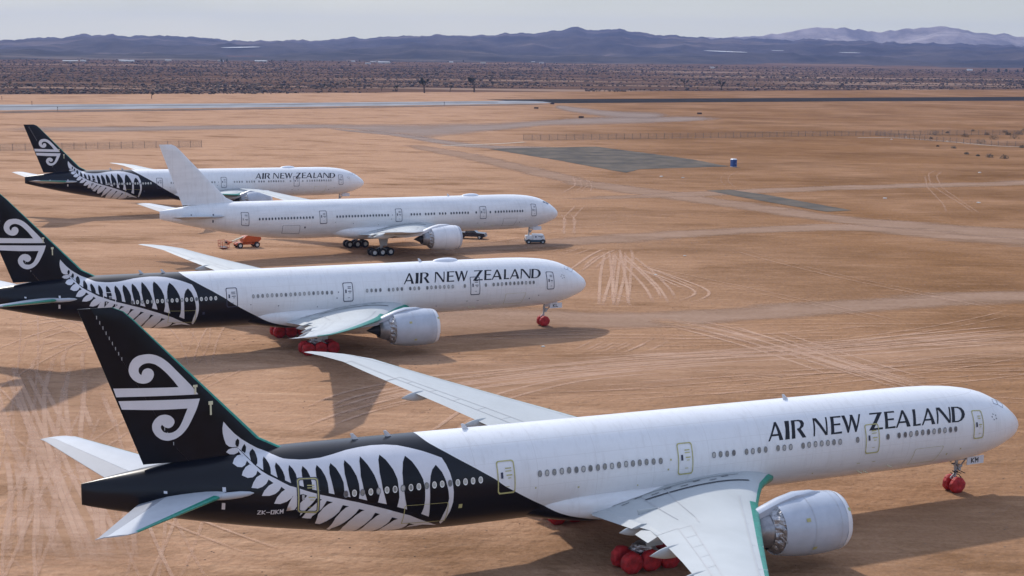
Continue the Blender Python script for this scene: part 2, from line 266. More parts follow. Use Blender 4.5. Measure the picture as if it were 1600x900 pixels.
DIG = {'W1': [(64.15, 2.12), (63.85, 1.72), (63.5, 1.3), (63.07, 0.9), (62.56, 0.52), (62.09, 0.21), (61.66, -0.09), (61.34, -0.71), (60.96, -1.25), (60.45, -1.84), (59.76, -1.98), (59.28, -2.0), (58.45, -1.94), (57.58, -1.71), (56.66, -1.41), (55.77, -1.23), (54.89, -1.14), (54.05, -1.19), (53.24, -1.36), (52.48, -1.69), (51.72, -2.04), (51.15, -2.34), (50.57, -2.65), (50.38, -3.12), (50.21, -3.66), (50.09, -4.31), (50.04, -4.88), (50.05, -5.53), (50.17, -6.25), (50.31, -6.83), (50.52, -7.5), (50.72, -7.2), (51.59, -6.55), (52.19, -6.23), (53.16, -5.83), (53.86, -5.6), (54.53, -5.39), (55.15, -5.23), (55.82, -5.08), (56.38, -4.92), (56.9, -4.82), (57.3, -4.72), (57.91, -4.6), (58.27, -4.51), (58.82, -4.37), (59.29, -4.24), (59.79, -4.05), (60.18, -3.9), (60.56, -3.65), (60.89, -3.25), (61.33, -2.91), (61.72, -2.52), (62.12, -2.13), (62.49, -1.62), (62.72, -1.09), (62.93, -0.29), (63.14, 0.22), (63.41, 0.47), (63.65, 0.47), (63.85, 0.53), (64.04, 0.71), (64.15, 1.05), (64.22, 1.41), (64.23, 1.74)], 'W2': [(63.41, 0.42), (63.07, 0.09), (62.89, -0.7), (62.63, -1.47), (62.26, -2.15), (61.89, -2.57), (61.42, -2.98), (60.91, -3.48), (60.42, -4.03), (59.62, -4.35), (58.83, -4.61), (58.03, -4.8), (56.4, -5.19), (54.7, -5.69), (52.92, -6.31), (51.41, -7.18), (50.74, -7.66), (51.79, -7.42), (52.62, -7.59), (53.37, -7.99), (54.09, -8.44), (55.06, -8.79), (56.36, -8.76), (57.06, -8.81), (58.1, -7.92), (58.32, -7.25), (58.97, -7.08), (58.97, -6.52), (59.53, -6.55), (60.02, -6.47), (59.99, -5.9), (60.32, -5.76), (60.88, -5.6), (60.8, -5.16), (60.62, -4.76), (60.5, -4.71), (60.84, -4.07), (61.17, -3.63), (61.61, -3.26), (61.96, -2.85), (62.3, -2.42), (62.62, -1.9), (62.85, -1.4), (63.0, -0.91), (63.17, -0.1)], 'koru1': [(70.62, 13.96), (66.82, 13.77), (67.13, 14.22), (67.49, 14.67), (67.84, 15.03), (68.15, 15.27), (68.47, 15.38), (68.74, 15.38), (68.97, 15.28), (69.13, 15.11), (69.15, 14.9), (69.07, 14.73), (68.98, 14.69), (68.93, 14.89), (68.82, 15.02), (68.61, 15.08), (68.41, 15.01), (68.28, 14.85), (68.25, 14.66), (68.31, 14.44), (68.48, 14.24), (68.71, 14.15), (68.95, 14.15), (69.22, 14.23), (69.49, 14.44), (69.66, 14.71), (69.73, 15.0), (69.66, 15.36), (69.47, 15.67), (69.18, 15.86), (68.81, 15.92), (68.45, 15.92), (68.09, 15.82), (67.74, 15.63), (67.33, 15.27), (66.93, 14.81), (66.48, 14.3), (66.08, 13.84), (65.85, 13.54), (65.65, 13.23), (70.46, 13.42)], 'koru2': [(70.34, 13.17), (65.55, 12.96), (65.76, 12.35), (66.03, 11.8), (66.32, 11.25), (66.66, 10.85), (67.04, 10.6), (67.5, 10.49), (67.91, 10.6), (68.23, 10.87), (68.42, 11.22), (68.44, 11.56), (68.29, 11.87), (68.01, 12.11), (67.69, 12.16), (67.37, 12.07), (67.14, 11.83), (67.1, 11.61), (67.22, 11.39), (67.43, 11.28), (67.66, 11.34), (67.82, 11.49), (67.85, 11.54), (67.94, 11.41), (67.89, 11.24), (67.76, 11.06), (67.53, 10.98), (67.26, 10.99), (67.02, 11.11), (66.83, 11.3), (66.64, 11.66), (66.47, 12.08), (66.32, 12.42), (68.23, 12.47), (70.16, 12.64)], 'G': [[(63.31, 0.97), (63.44, 0.83), (63.47, 0.64), (63.39, 0.47), (63.29, 0.46), (63.22, 0.65), (63.21, 0.84)], [(62.9, 0.58), (63.02, 0.42), (63.1, 0.24), (63.07, 0.03), (62.95, -0.18), (62.83, 0.12), (62.8, 0.39)], [(62.41, 0.22), (62.56, 0.09), (62.66, -0.28), (62.7, -0.79), (62.73, -1.16), (62.5, -1.65), (62.38, -1.43), (62.31, -1.04), (62.28, -0.5), (62.28, 0.05)], [(61.88, -0.87), (62.0, -1.19), (62.06, -1.62), (62.13, -2.18), (61.73, -2.57), (61.7, -2.37), (61.67, -2.06), (61.7, -1.65), (61.78, -1.22)], [(61.26, -1.67), (61.38, -1.97), (61.38, -2.4), (61.34, -2.96), (60.92, -3.31), (60.9, -2.96), (60.96, -2.54), (61.1, -2.04)], [(60.5, -2.38), (60.6, -2.59), (60.62, -3.07), (60.56, -3.69), (60.18, -3.97), (60.16, -3.54), (60.2, -3.11), (60.32, -2.71)], [(59.69, -2.53), (59.81, -2.85), (59.83, -3.27), (59.8, -4.12), (59.3, -4.31), (59.29, -3.75), (59.35, -3.3), (59.47, -2.87)], [(58.8, -2.52), (58.92, -2.81), (58.96, -3.32), (58.88, -3.81), (58.82, -4.41), (58.27, -4.57), (58.3, -3.83), (58.4, -3.34), (58.57, -2.88)], [(57.91, -2.44), (58.05, -2.72), (58.1, -3.22), (58.02, -3.88), (57.91, -4.65), (57.3, -4.79), (57.29, -4.38), (57.3, -3.83), (57.43, -3.35), (57.64, -2.82)], [(56.98, -2.28), (57.09, -2.59), (57.15, -3.27), (57.06, -4.05), (56.9, -4.87), (56.38, -4.99), (56.31, -4.5), (56.33, -3.95), (56.42, -3.44), (56.67, -2.76)], [(55.92, -2.07), (56.04, -2.44), (56.15, -3.46), (56.05, -4.3), (55.82, -5.12), (55.15, -5.3), (55.03, -4.76), (55.08, -4.14), (55.26, -3.47), (55.58, -2.71)], [(54.63, -2.06), (54.8, -2.44), (54.9, -3.32), (54.81, -4.36), (54.53, -5.44), (53.86, -5.67), (53.73, -4.95), (53.76, -4.41), (53.79, -3.8), (53.98, -3.17), (54.32, -2.48)], [(52.99, -2.29), (53.23, -2.71), (53.41, -3.42), (53.45, -4.22), (53.34, -5.05), (53.15, -5.88), (52.18, -6.32), (52.04, -5.77), (52.0, -5.23), (52.0, -4.52), (52.09, -3.91), (52.34, -3.29), (52.64, -2.71)], [(51.09, -3.08), (51.39, -3.37), (51.56, -3.76), (51.67, -4.35), (51.66, -5.39), (51.57, -6.64), (50.71, -7.33), (50.61, -6.48), (50.45, -5.87), (50.35, -5.28), (50.41, -4.77), (50.55, -4.12), (50.75, -3.58)]], 'LV': [[(64.05, 0.21), (63.9, 0.36), (63.66, 0.42), (63.41, 0.42), (63.22, 0.29), (63.31, 0.1), (63.55, 0.01), (63.83, 0.05)], [(63.85, -1.19), (63.66, -0.64), (63.4, -0.24), (63.1, -0.18), (62.89, -0.74), (62.98, -1.1), (63.14, -1.48), (63.36, -1.66), (63.62, -1.59)], [(63.46, -2.38), (63.36, -2.05), (63.13, -1.67), (62.86, -1.46), (62.6, -1.81), (62.49, -2.12), (62.61, -2.42), (62.83, -2.61), (63.14, -2.63)], [(62.98, -3.44), (62.83, -3.02), (62.6, -2.63), (62.3, -2.44), (61.9, -2.69), (61.89, -2.89), (62.07, -3.21), (62.32, -3.42), (62.6, -3.52)], [(62.39, -4.12), (62.23, -3.73), (61.93, -3.38), (61.6, -3.22), (61.23, -3.42), (61.16, -3.58), (61.34, -3.87), (61.58, -4.06), (61.93, -4.16)], [(61.65, -4.81), (61.47, -4.33), (61.19, -4.0), (60.86, -3.85), (60.44, -4.22), (60.37, -4.4), (60.58, -4.7), (60.89, -4.82), (61.28, -4.9)]], 'SL': [[(60.06, -4.59), (59.86, -4.55), (59.63, -4.67), (60.03, -5.17), (60.32, -5.76), (60.88, -5.66), (60.4, -5.77), (60.18, -5.32), (60.11, -4.97)], [(59.08, -4.86), (58.72, -4.95), (59.07, -5.21), (59.6, -5.83), (59.92, -6.57), (60.23, -6.66), (60.03, -6.31), (59.62, -5.62), (59.23, -5.12)], [(58.41, -5.05), (58.03, -5.14), (58.31, -5.28), (58.62, -5.58), (58.9, -6.09), (58.97, -7.08), (59.45, -7.07), (59.24, -6.28), (58.91, -5.92), (58.7, -5.63)], [(57.4, -5.36), (57.0, -5.46), (57.2, -5.55), (57.5, -5.9), (57.77, -6.42), (58.08, -8.0), (58.91, -7.4), (58.29, -6.76), (57.87, -6.27), (57.59, -5.88)], [(56.33, -5.66), (55.97, -5.77), (56.15, -5.84), (56.52, -6.2), (56.86, -6.72), (57.12, -7.46), (57.15, -8.66), (57.9, -8.7), (57.77, -7.74), (57.38, -7.24), (57.06, -6.76), (56.79, -6.38), (56.51, -5.99)], [(55.26, -5.99), (54.93, -6.11), (55.14, -6.27), (55.48, -6.74), (55.71, -7.23), (55.91, -8.1), (56.23, -8.75), (55.97, -7.55), (55.69, -6.95), (55.44, -6.49)], [(54.08, -6.42), (53.66, -6.58), (53.92, -6.7), (54.21, -7.11), (54.51, -7.65), (54.68, -8.77), (55.02, -8.79), (54.69, -7.89), (54.42, -7.3), (54.19, -6.85)], [(52.82, -7.08), (52.38, -7.33), (52.68, -7.37), (52.86, -7.66), (53.28, -8.0), (53.12, -7.81), (52.92, -7.45)]], 'win': [(8.86, -4.45), (9.37, -4.46), (9.91, -4.45), (10.44, -4.44), (10.96, -4.45), (11.5, -4.45), (12.04, -4.44), (12.6, -4.44), (13.16, -4.46), (13.69, -4.46), (14.27, -4.46), (15.3, -4.47), (18.07, -4.44), (19.64, -4.44), (20.19, -4.42), (20.73, -4.42), (21.28, -4.41), (21.82, -4.4), (22.38, -4.4), (22.91, -4.42), (23.98, -4.41), (24.53, -4.41), (25.07, -4.39), (26.13, -4.39), (26.67, -4.38), (27.21, -4.4), (27.74, -4.39), (28.8, -4.37), (29.35, -4.38), (29.89, -4.36), (30.43, -4.36), (34.72, -4.35), (35.28, -4.34), (35.83, -4.32), (36.36, -4.31), (36.89, -4.31), (37.42, -4.3), (37.97, -4.31), (38.51, -4.32), (39.05, -4.31), (39.58, -4.32), (40.14, -4.32), (40.67, -4.31), (41.2, -4.31), (41.74, -4.29), (42.28, -4.29), (42.84, -4.3), (43.37, -4.3), (43.9, -4.3), (48.15, -4.28), (48.69, -4.29), (49.22, -4.3), (49.75, -4.31), (50.28, -4.3), (50.83, -4.31), (51.36, -4.32), (51.88, -4.33), (52.42, -4.35), (52.95, -4.37), (53.48, -4.38), (54.01, -4.42), (54.54, -4.44), (55.09, -4.48), (55.6, -4.51), (56.13, -4.53), (56.66, -4.55), (57.2, -4.6)]}
GD = {'band': [[[[-23.3, 219.1], [-8.8, 198.1], [2.7, 200.1], [8.5, 191.4], [21.8, 196.3], [32.9, 200.3], [45.8, 206.7], [61.4, 213.7], [109.4, 225.1]], [[-17.0, 159.4], [-7.2, 164.2], [2.3, 165.9], [12.4, 173.1], [20.5, 176.9], [29.9, 181.8], [41.8, 188.1], [55.9, 193.9], [100.6, 206.6]]], [[[-22.5, 254.5], [-4.8, 268.8], [12.0, 277.0], [31.6, 289.4], [52.3, 298.8], [71.5, 308.3], [92.7, 302.3], [138.6, 287.0]], [[-20.6, 233.0], [-4.4, 245.3], [11.2, 255.3], [29.2, 266.5], [49.3, 281.3], [66.9, 287.7], [81.6, 265.3], [118.0, 243.4]]], [[[-39.2, 553.0], [-9.3, 497.7], [25.7, 398.4], [48.5, 366.8], [74.1, 319.8], [137.5, 284.7]], [[-47.7, 540.2], [-12.4, 452.9], [16.1, 374.4], [38.5, 340.2], [65.5, 299.2], [120.7, 249.1]]], [[[5.9, 351.2], [31.6, 364.5], [54.5, 379.8], [86.5, 397.4], [215.7, 450.2]], [[8.7, 339.4], [30.2, 348.2], [51.3, 357.2], [81.7, 374.7], [202.4, 422.0]]], [[[-229.4, 625.6], [-168.0, 640.6], [-117.4, 669.7], [-49.6, 698.5], [-1.1, 723.4], [50.9, 800.1], [104.9, 815.3], [122.3, 790.1]], [[-207.5, 565.3], [-153.7, 585.8], [-108.6, 619.3], [-67.0, 633.9], [-39.2, 553.0], [10.7, 667.8], [59.5, 696.4], [111.0, 759.2]]], [[[-85.0, 644.9], [-54.9, 622.0], [-25.6, 571.3], [-10.2, 544.0], [22.7, 536.1]], [[-76.6, 621.8], [-46.5, 583.4], [-23.6, 527.3], [-5.1, 514.1], [22.3, 525.8]]], [[[27.2, 946.3], [38.4, 918.9], [58.9, 868.4], [94.9, 853.1]], [[22.6, 894.1], [27.6, 833.2], [45.2, 762.2], [75.7, 736.9]]]], 'lite': [[[[16.8, 189.1], [26.4, 185.1], [34.1, 173.8], [42.4, 157.9], [47.6, 147.4]], [[15.6, 184.4], [22.1, 177.0], [28.5, 167.6], [34.9, 155.9], [39.6, 147.0]]], [[[-16.4, 154.4], [-2.8, 160.2], [12.0, 166.5], [30.6, 171.6], [47.7, 178.8], [92.0, 188.4]], [[-15.3, 143.9], [-2.5, 147.5], [11.1, 154.4], [29.1, 162.9], [45.6, 170.6], [88.4, 180.7]]], [[[-58.0, 156.8], [-45.0, 120.8], [-33.7, 89.3]], [[-42.1, 157.8], [-30.5, 121.5], [-19.1, 89.9]]], [[[-17.9, 155.3], [-2.8, 163.0], [12.0, 167.7], [30.8, 172.7], [91.4, 187.0]], [[-20.5, 124.1], [-5.8, 132.7], [6.3, 137.0], [26.9, 149.8], [81.9, 166.9]]], [[[-86.4, 235.9], [-62.4, 247.9], [-22.9, 259.0]], [[-69.4, 188.5], [-49.3, 195.0], [-23.4, 220.4]]]], 'track': [[[5.8, 160.8], [9.0, 166.3], [12.1, 174.3]], [[6.9, 160.1], [10.5, 166.4], [13.4, 174.4]], [[9.4, 161.0], [13.4, 166.6], [16.4, 173.4], [17.7, 176.7]], [[11.6, 160.4], [15.7, 166.8], [18.1, 172.7], [19.6, 176.8]], [[8.3, 160.6], [12.4, 167.7], [15.7, 175.8]], [[17.3, 254.1], [14.6, 223.6], [12.6, 192.1]], [[18.7, 254.3], [16.4, 223.8], [12.8, 191.2]], [[19.9, 258.9], [19.4, 246.0], [17.3, 223.9], [14.3, 191.3]], [[17.9, 255.9], [16.1, 217.3], [14.7, 194.8], [15.7, 191.4]], [[17.7, 252.4], [19.3, 230.9], [20.6, 211.6], [20.6, 200.4], [20.3, 194.2]], [[18.9, 250.8], [21.1, 227.6], [22.2, 208.8], [21.5, 197.3]], [[19.3, 236.7], [24.4, 221.2], [28.5, 207.6], [25.5, 201.8], [21.6, 196.3]], [[18.4, 239.6], [23.5, 221.8], [27.0, 206.4]], [[16.4, 200.1], [12.8, 206.4], [10.6, 207.9]], [[18.2, 195.0], [14.5, 204.3], [10.7, 210.8]], [[8.8, 223.1], [14.0, 245.4], [17.4, 255.9]], [[11.5, 226.7], [14.3, 241.5], [17.7, 252.4]], [[11.4, 236.0], [15.3, 249.6], [18.7, 258.7]], [[5.3, 244.6], [11.3, 258.0]], [[7.4, 241.7], [14.7, 259.3]], [[16.8, 413.5], [16.4, 383.6], [12.8, 365.3], [10.6, 356.7]], [[18.4, 409.5], [18.0, 380.1], [14.8, 362.2]], [[19.7, 407.6], [20.7, 384.2], [19.0, 361.1]], [[20.9, 405.7], [18.8, 380.2], [16.2, 359.1]], [[131.2, 453.7], [123.4, 436.2], [113.4, 397.4], [106.7, 348.9], [103.0, 324.5]], [[132.5, 451.5], [124.0, 429.7], [115.0, 393.8], [107.3, 346.0], [104.0, 323.3]], [[122.4, 436.1], [111.1, 393.2], [101.8, 345.3], [96.3, 323.7]], [[11.0, 320.1], [12.0, 301.3], [10.1, 272.5]], [[16.0, 337.4], [11.7, 307.4], [10.6, 270.5]], [[-18.1, 135.7], [-11.5, 144.1], [-2.6, 151.1], [7.1, 156.8], [18.1, 161.5], [37.3, 167.1], [65.6, 180.0]], [[-16.6, 133.3], [-10.0, 142.0], [-1.2, 148.8], [8.4, 154.3], [20.0, 159.6], [36.7, 164.5], [64.2, 175.8]], [[-15.6, 146.7], [-6.6, 150.3], [4.3, 155.6], [14.5, 161.3], [26.7, 165.6], [38.1, 170.9], [67.5, 185.3]], [[-12.3, 139.1], [-5.1, 145.6], [5.5, 151.6], [17.0, 157.4], [28.9, 161.5]], [[-19.1, 129.7], [-14.7, 138.0], [-10.2, 144.2], [-2.6, 150.5]], [[-7.6, 122.6], [-2.4, 140.5], [6.9, 151.0], [21.1, 156.7]], [[7.2, 158.8], [14.6, 162.7], [29.5, 164.7], [41.7, 170.0], [65.7, 182.6]], [[16.7, 187.7], [26.1, 177.3], [33.0, 164.2], [39.4, 151.4], [43.7, 143.0]], [[18.2, 185.5], [26.3, 173.2], [32.0, 162.4], [36.4, 150.3]], [[20.9, 188.0], [29.7, 175.5], [35.6, 162.6], [42.4, 147.7], [45.0, 143.1]], [[30.8, 181.9], [34.5, 171.8], [40.8, 157.2], [46.1, 146.8]], [[24.8, 185.9], [31.4, 171.6], [37.4, 157.6], [41.2, 148.2]], [[-55.9, 156.9], [-46.8, 134.2], [-38.4, 115.3], [-31.0, 99.5], [-27.0, 90.2]], [[-51.7, 144.7], [-43.2, 125.1], [-34.7, 106.8], [-27.4, 90.1]], [[-53.5, 153.8], [-42.9, 129.6], [-36.3, 113.5], [-30.5, 100.9], [-26.2, 90.2]], [[-53.9, 157.1], [-41.8, 129.6], [-33.7, 110.2], [-27.3, 95.6], [-25.1, 90.2]], [[-49.1, 157.4], [-45.4, 142.2], [-39.9, 125.2], [-34.2, 110.1], [-28.5, 96.9], [-26.0, 90.2]], [[-45.8, 151.0], [-41.4, 134.5], [-37.8, 121.1], [-33.7, 110.2]], [[-43.4, 120.9], [-39.0, 109.9], [-35.5, 99.3], [-32.4, 90.0]], [[-43.7, 125.1], [-37.7, 110.0], [-34.4, 99.4], [-31.5, 90.0]], [[-44.5, 134.3], [-38.2, 117.2], [-34.6, 103.7], [-30.5, 90.0]], [[-32.5, 113.7], [-29.3, 103.9], [-26.9, 95.6], [-25.4, 90.2]], [[-32.2, 114.1], [-28.5, 102.5], [-25.0, 90.2]], [[-42.8, 145.2], [-39.1, 134.6], [-35.5, 125.5], [-34.2, 121.3]], [[-48.0, 134.1], [-44.3, 131.9], [-41.0, 130.9], [-37.4, 126.5]], [[-33.7, 113.7], [-34.9, 109.3], [-36.8, 107.5], [-38.0, 105.1]], [[-60.9, 171.4], [-59.1, 179.9], [-55.1, 182.5], [-46.0, 172.4]], [[-56.3, 162.2], [-55.6, 173.8], [-50.1, 176.3]], [[-53.2, 157.1], [-53.0, 168.0], [-46.4, 168.4]], [[-51.8, 157.2], [-51.2, 164.3], [-45.9, 166.5], [-42.0, 168.7]], [[-44.0, 145.1], [-48.4, 157.4], [-50.1, 168.2]], [[-47.2, 144.9], [-50.8, 153.9], [-51.9, 164.3]], [[-37.6, 123.2], [-31.6, 117.5], [-27.6, 113.9]], [[-19.4, 132.0], [-17.5, 141.0], [-11.7, 147.0], [-6.6, 150.3]], [[-19.9, 124.1], [-14.5, 135.9], [-6.3, 143.8]], [[-66.2, 241.7], [-56.4, 255.5], [-42.4, 266.7]], [[-44.5, 252.2], [-31.9, 258.1], [-20.3, 254.7]]], 'pad': [[[-8.6, 520.0], [-0.6, 526.5], [30.4, 539.7], [44.1, 513.6], [58.5, 483.4], [67.0, 455.0], [38.0, 440.5], [35.6, 434.1], [32.9, 426.8], [30.3, 432.1], [15.8, 467.9]], [[49.4, 373.8], [55.6, 377.1], [63.4, 363.7], [76.4, 329.3], [70.1, 325.9], [60.4, 346.0]]], 'run': [[-295.6, 788.6], [-278.4, 798.3], [-217.7, 831.1], [-152.5, 871.1], [-80.8, 915.2], [-1.6, 963.9], [23.8, 975.0]], 'runU': [[-309.4, 825.7], [-291.0, 834.6], [-226.5, 865.0], [-157.8, 901.5], [-83.6, 946.6], [-1.6, 998.8], [17.8, 995.0], [24.5, 971.8]], 'runL': [[-282.2, 752.7], [-266.9, 765.1], [-209.7, 800.5], [-147.4, 841.8], [-78.4, 887.7], [-1.5, 943.1], [17.1, 958.1], [24.5, 970.7]], 'darkU': [[-19.3, 1017.0], [43.7, 1049.2], [141.0, 1098.9], [247.8, 1153.6], [469.4, 1266.8]], 'darkL': [[-5.9, 997.3], [25.2, 963.1], [84.4, 992.5], [130.7, 1018.0], [229.5, 1067.4], [429.1, 1157.3]], 'white': [[[144.7, 619.7], [161.8, 623.4], [176.9, 600.7], [188.4, 571.6], [268.1, 561.3]], [[-26.2, 533.7], [-0.7, 553.2], [4.2, 561.7]]], 'fence': [[[-172.2, 480.1], [-157.4, 485.9], [-131.4, 500.1], [-108.6, 511.0]], [[3.7, 571.4], [37.4, 584.4], [77.7, 601.2], [120.8, 621.3], [162.9, 638.2], [326.6, 685.3]], [[156.2, 635.8], [169.8, 603.4], [189.7, 575.6], [271.8, 569.1]]], 'jt': [[-70.0, 1147.2, 17], [-32.2, 1179.9, 18], [-94.2, 1170.2, 9], [-94.1, 1187.6, 8], [-151.5, 1162.3, 11], [-51.2, 1171.8, 9], [-188.5, 1199.3, 8], [-243.2, 1294.4, 8], [-157.0, 1177.3, 5], [-270.8, 1258.9, 7], [-234.8, 955.6, 9], [-106.4, 1182.2, 6], [-395.6, 1157.8, 8], [67.8, 1222.6, 5], [161.6, 1404.0, 12], [186.0, 1330.5, 13], [160.9, 1299.8, 6], [140.8, 1291.0, 6], [-167.1, 1155.5, 7], [-187.4, 1163.7, 6], [-20.0, 1317.7, 9], [574.7, 1680.8, 8]], 'bush': [[184.7, 646.7, 11], [194.6, 634.8, 8], [186.0, 586.4, 12], [209.5, 652.1, 6], [201.7, 618.5, 10], [225.1, 675.5, 6], [212.6, 625.2, 12], [226.6, 660.7, 8], [166.5, 556.5, 6], [161.9, 525.3, 5], [165.4, 510.5, 8], [168.7, 505.1, 9], [175.0, 617.3, 4], [163.1, 516.2, 4], [195.5, 565.6, 6], [219.6, 654.3, 6], [163.4, 566.8, 3], [195.3, 663.7, 4], [240.5, 694.7, 5], [212.8, 683.1, 4]], 'stone': [[156.3, 609.1], [167.0, 626.7], [176.9, 600.7], [41.9, 415.1], [141.1, 443.5], [111.8, 351.0], [91.4, 359.3], [47.6, 411.8], [29.3, 246.9], [3.7, 167.1], [22.2, 224.3]], 'post': [[-273.3, 835.8], [-237.3, 766.2], [-313.7, 903.4], [535.6, 1780.6], [-43.1, 907.3]], 'sign': [[12.9, 867.8], [34.5, 759.3], [103.3, 822.7], [24.2, 940.0]], 'far': [[-776.4, 2588.9], [-784.6, 2694.0], [-745.4, 2809.3], [-712.4, 2729.3], [-678.2, 2901.0], [-597.4, 3011.5], [-512.0, 2991.1], [-371.9, 3319.6], [-349.2, 3203.7], [-287.6, 2902.6], [-299.4, 3131.5], [-302.3, 3265.0], [-268.6, 3042.4], [-193.3, 3483.8], [-142.9, 3327.4], [-70.1, 3280.8], [43.8, 3561.1], [61.6, 3439.0], [385.6, 2894.8], [574.1, 3162.5], [942.7, 3073.1]], 'ftree': [[[-556.3, 2810.0], 6], [[-547.5, 2821.0], 6], [[-469.0, 3047.3], 3], [[-471.2, 3044.4], 4], [[-427.7, 3101.1], 3], [[-357.7, 3192.7], 3], [[-337.0, 3219.6], 4], [[-291.0, 3142.1], 3], [[-149.7, 3318.9], 3], [[-116.8, 3360.2], 4], [[-20.9, 3339.9], 3], [[55.5, 3175.8], 3], [[382.4, 2806.3], 5], [[548.4, 2787.7], 3], [[903.6, 2845.0], 6], [[905.3, 2774.7], 7], [[924.4, 2789.1], 7], [[953.4, 2810.8], 6], [[969.8, 2823.1], 8], [[897.1, 2840.0], 5], [[88.6, 3337.0], 3], [[435.0, 2770.7], 3], [[-539.7, 3090.4], 3], [[-528.8, 3105.2], 3], [[-512.4, 3127.6], 3], [[-444.6, 3079.1], 3], [[-410.6, 3123.5], 3], [[-387.4, 3153.9], 3], [[-266.4, 3172.9], 3]], 'patch': [[-878.2, 2907.8]], 'lift': [[-46.8, 247.7], [-45.1, 253.1]], 'toilet': [68.0, 453.5], 'scrubedge': [[-416.2, 956.5], [-344.7, 989.3], [-246.9, 1028.9], [-164.6, 1073.8], [-132.1, 1113.2], [-2.0, 1175.9], [165.6, 1292.3], [516.7, 1500.8], [690.9, 1604.2]], 'bare': [[-204.0, 1060.7], [-131.5, 1244.9], [-2.2, 1265.5]]}
# ------------------------------------------------------------------ airliner geometry (x aft from the nose, y to starboard, z up)
FP = [(0, 5.08, 4.86, 0.1), (0.1, 5.3, 4.62, 0.38), (0.5, 5.82, 4.22, 0.92), (1.1, 6.3, 3.86, 1.4), (2, 6.95, 3.55, 1.88), (3, 7.45, 3.22, 2.28), (4, 7.9, 3.0, 2.56), (5.5, 8.3, 2.8, 2.84), (7, 8.54, 2.68, 3.0), (9, 8.72, 2.62, 3.08), (11, 8.8, 2.6, 3.1), (14, 8.84, 2.62, 3.1), (48, 9.22, 2.82, 3.12), (52, 9.28, 2.98, 3.1), (56, 9.34, 3.4, 2.98), (60, 9.38, 4.05, 2.7), (64, 9.32, 4.85, 2.2), (67, 9.1, 5.55, 1.7), (70, 8.75, 6.3, 1.05), (72, 8.45, 6.85, 0.42), (72.65, 8.35, 7.06, 0.12)]
FX = [p[0] for p in FP]
_sc = {}
def sec(x):
    k = round(x, 3)
    if k not in _sc: _sc[k] = [herm(x, FX, [p[i] for p in FP]) for i in (1, 2, 3)]
    return _sc[k]
def finle(z): return 61.85+.9415*(z-10.1) if z >= 10.1 else 61.85-1.9*(10.1-z)
def finte(z): return 68.95+(z-9.0)*.3611
def hfin(x, z):
    a, b = finle(z), finte(z)
    if x <= a or x >= b: return 0.
    u = (x-a)/(b-a)
    return 5*.105*(b-a)*(.2969*sqrt(u)-.126*u-.3516*u*u+.2843*u**3-.1036*u**4)
def surf(x, h):
    t, b, w = sec(x); zc = (t+b)/2; ht = (t-b)/2
    hy = hfin(x, t+.02) if x > 60 else 0
    th0 = asin(min(hy/w, .95)); zj = zc+ht*cos(th0)
    if h <= 0:
        th = th0-h/3.1; return Vector((x, w*sin(th), zc+ht*cos(th)))
    return Vector((x, hfin(x, zj+h), zj+h))
def surfn(x, h):
    if h > 0: return Vector((0, 1, 0))
    a = surf(x+.05, min(h, -.02)); b = surf(x-.05, min(h, -.02)); c = surf(x, min(h, -.02)+.02); d = surf(x, min(h, -.02)-.02)
    n = (a-b).cross(c-d)
    if n.y < 0: n = -n
    if n.length < 1e-9: return Vector((0, 1, 0))
    return n.normalized()
def tess(polys, gx, gy, mapf, mb, dens=None):
    """fill each 2D outline with small triangles and map it onto a curved surface"""
    for pl in polys:
        dens = dens or gx
        P = []
        n = len(pl)
        for i in range(n):
            a, b = pl[i], pl[(i+1) % n]; d = math.hypot(b[0]-a[0], b[1]-a[1])
            if d < 1e-6: continue
            k = max(1, int(d/dens))
            for j in range(k): P.append(Vector((a[0]+(b[0]-a[0])*j/k, a[1]+(b[1]-a[1])*j/k)))
        ne = len(P); x0 = min(p.x for p in P); x1 = max(p.x for p in P); y0 = min(p.y for p in P); y1 = max(p.y for p in P)
        E = [(i, (i+1) % ne) for i in range(ne)]
        nx, ny = int((x1-x0)/gx), int((y1-y0)/gy)
        for i in range(1, nx+1):
            for j in range(1, ny+1): P.append(Vector((x0+(i-.5)*(x1-x0)/max(nx, 1), y0+(j-.5)*(y1-y0)/max(ny, 1))))
        r = delaunay_2d_cdt(P, E, [], 1, 1e-5)
        mb.add([mapf(v.x, v.y) for v in r[0]], [tuple(f) for f in r[2]])
def decal_map(eps):
    def f(x, h): return surf(x, h)+surfn(x, h)*eps
    return f

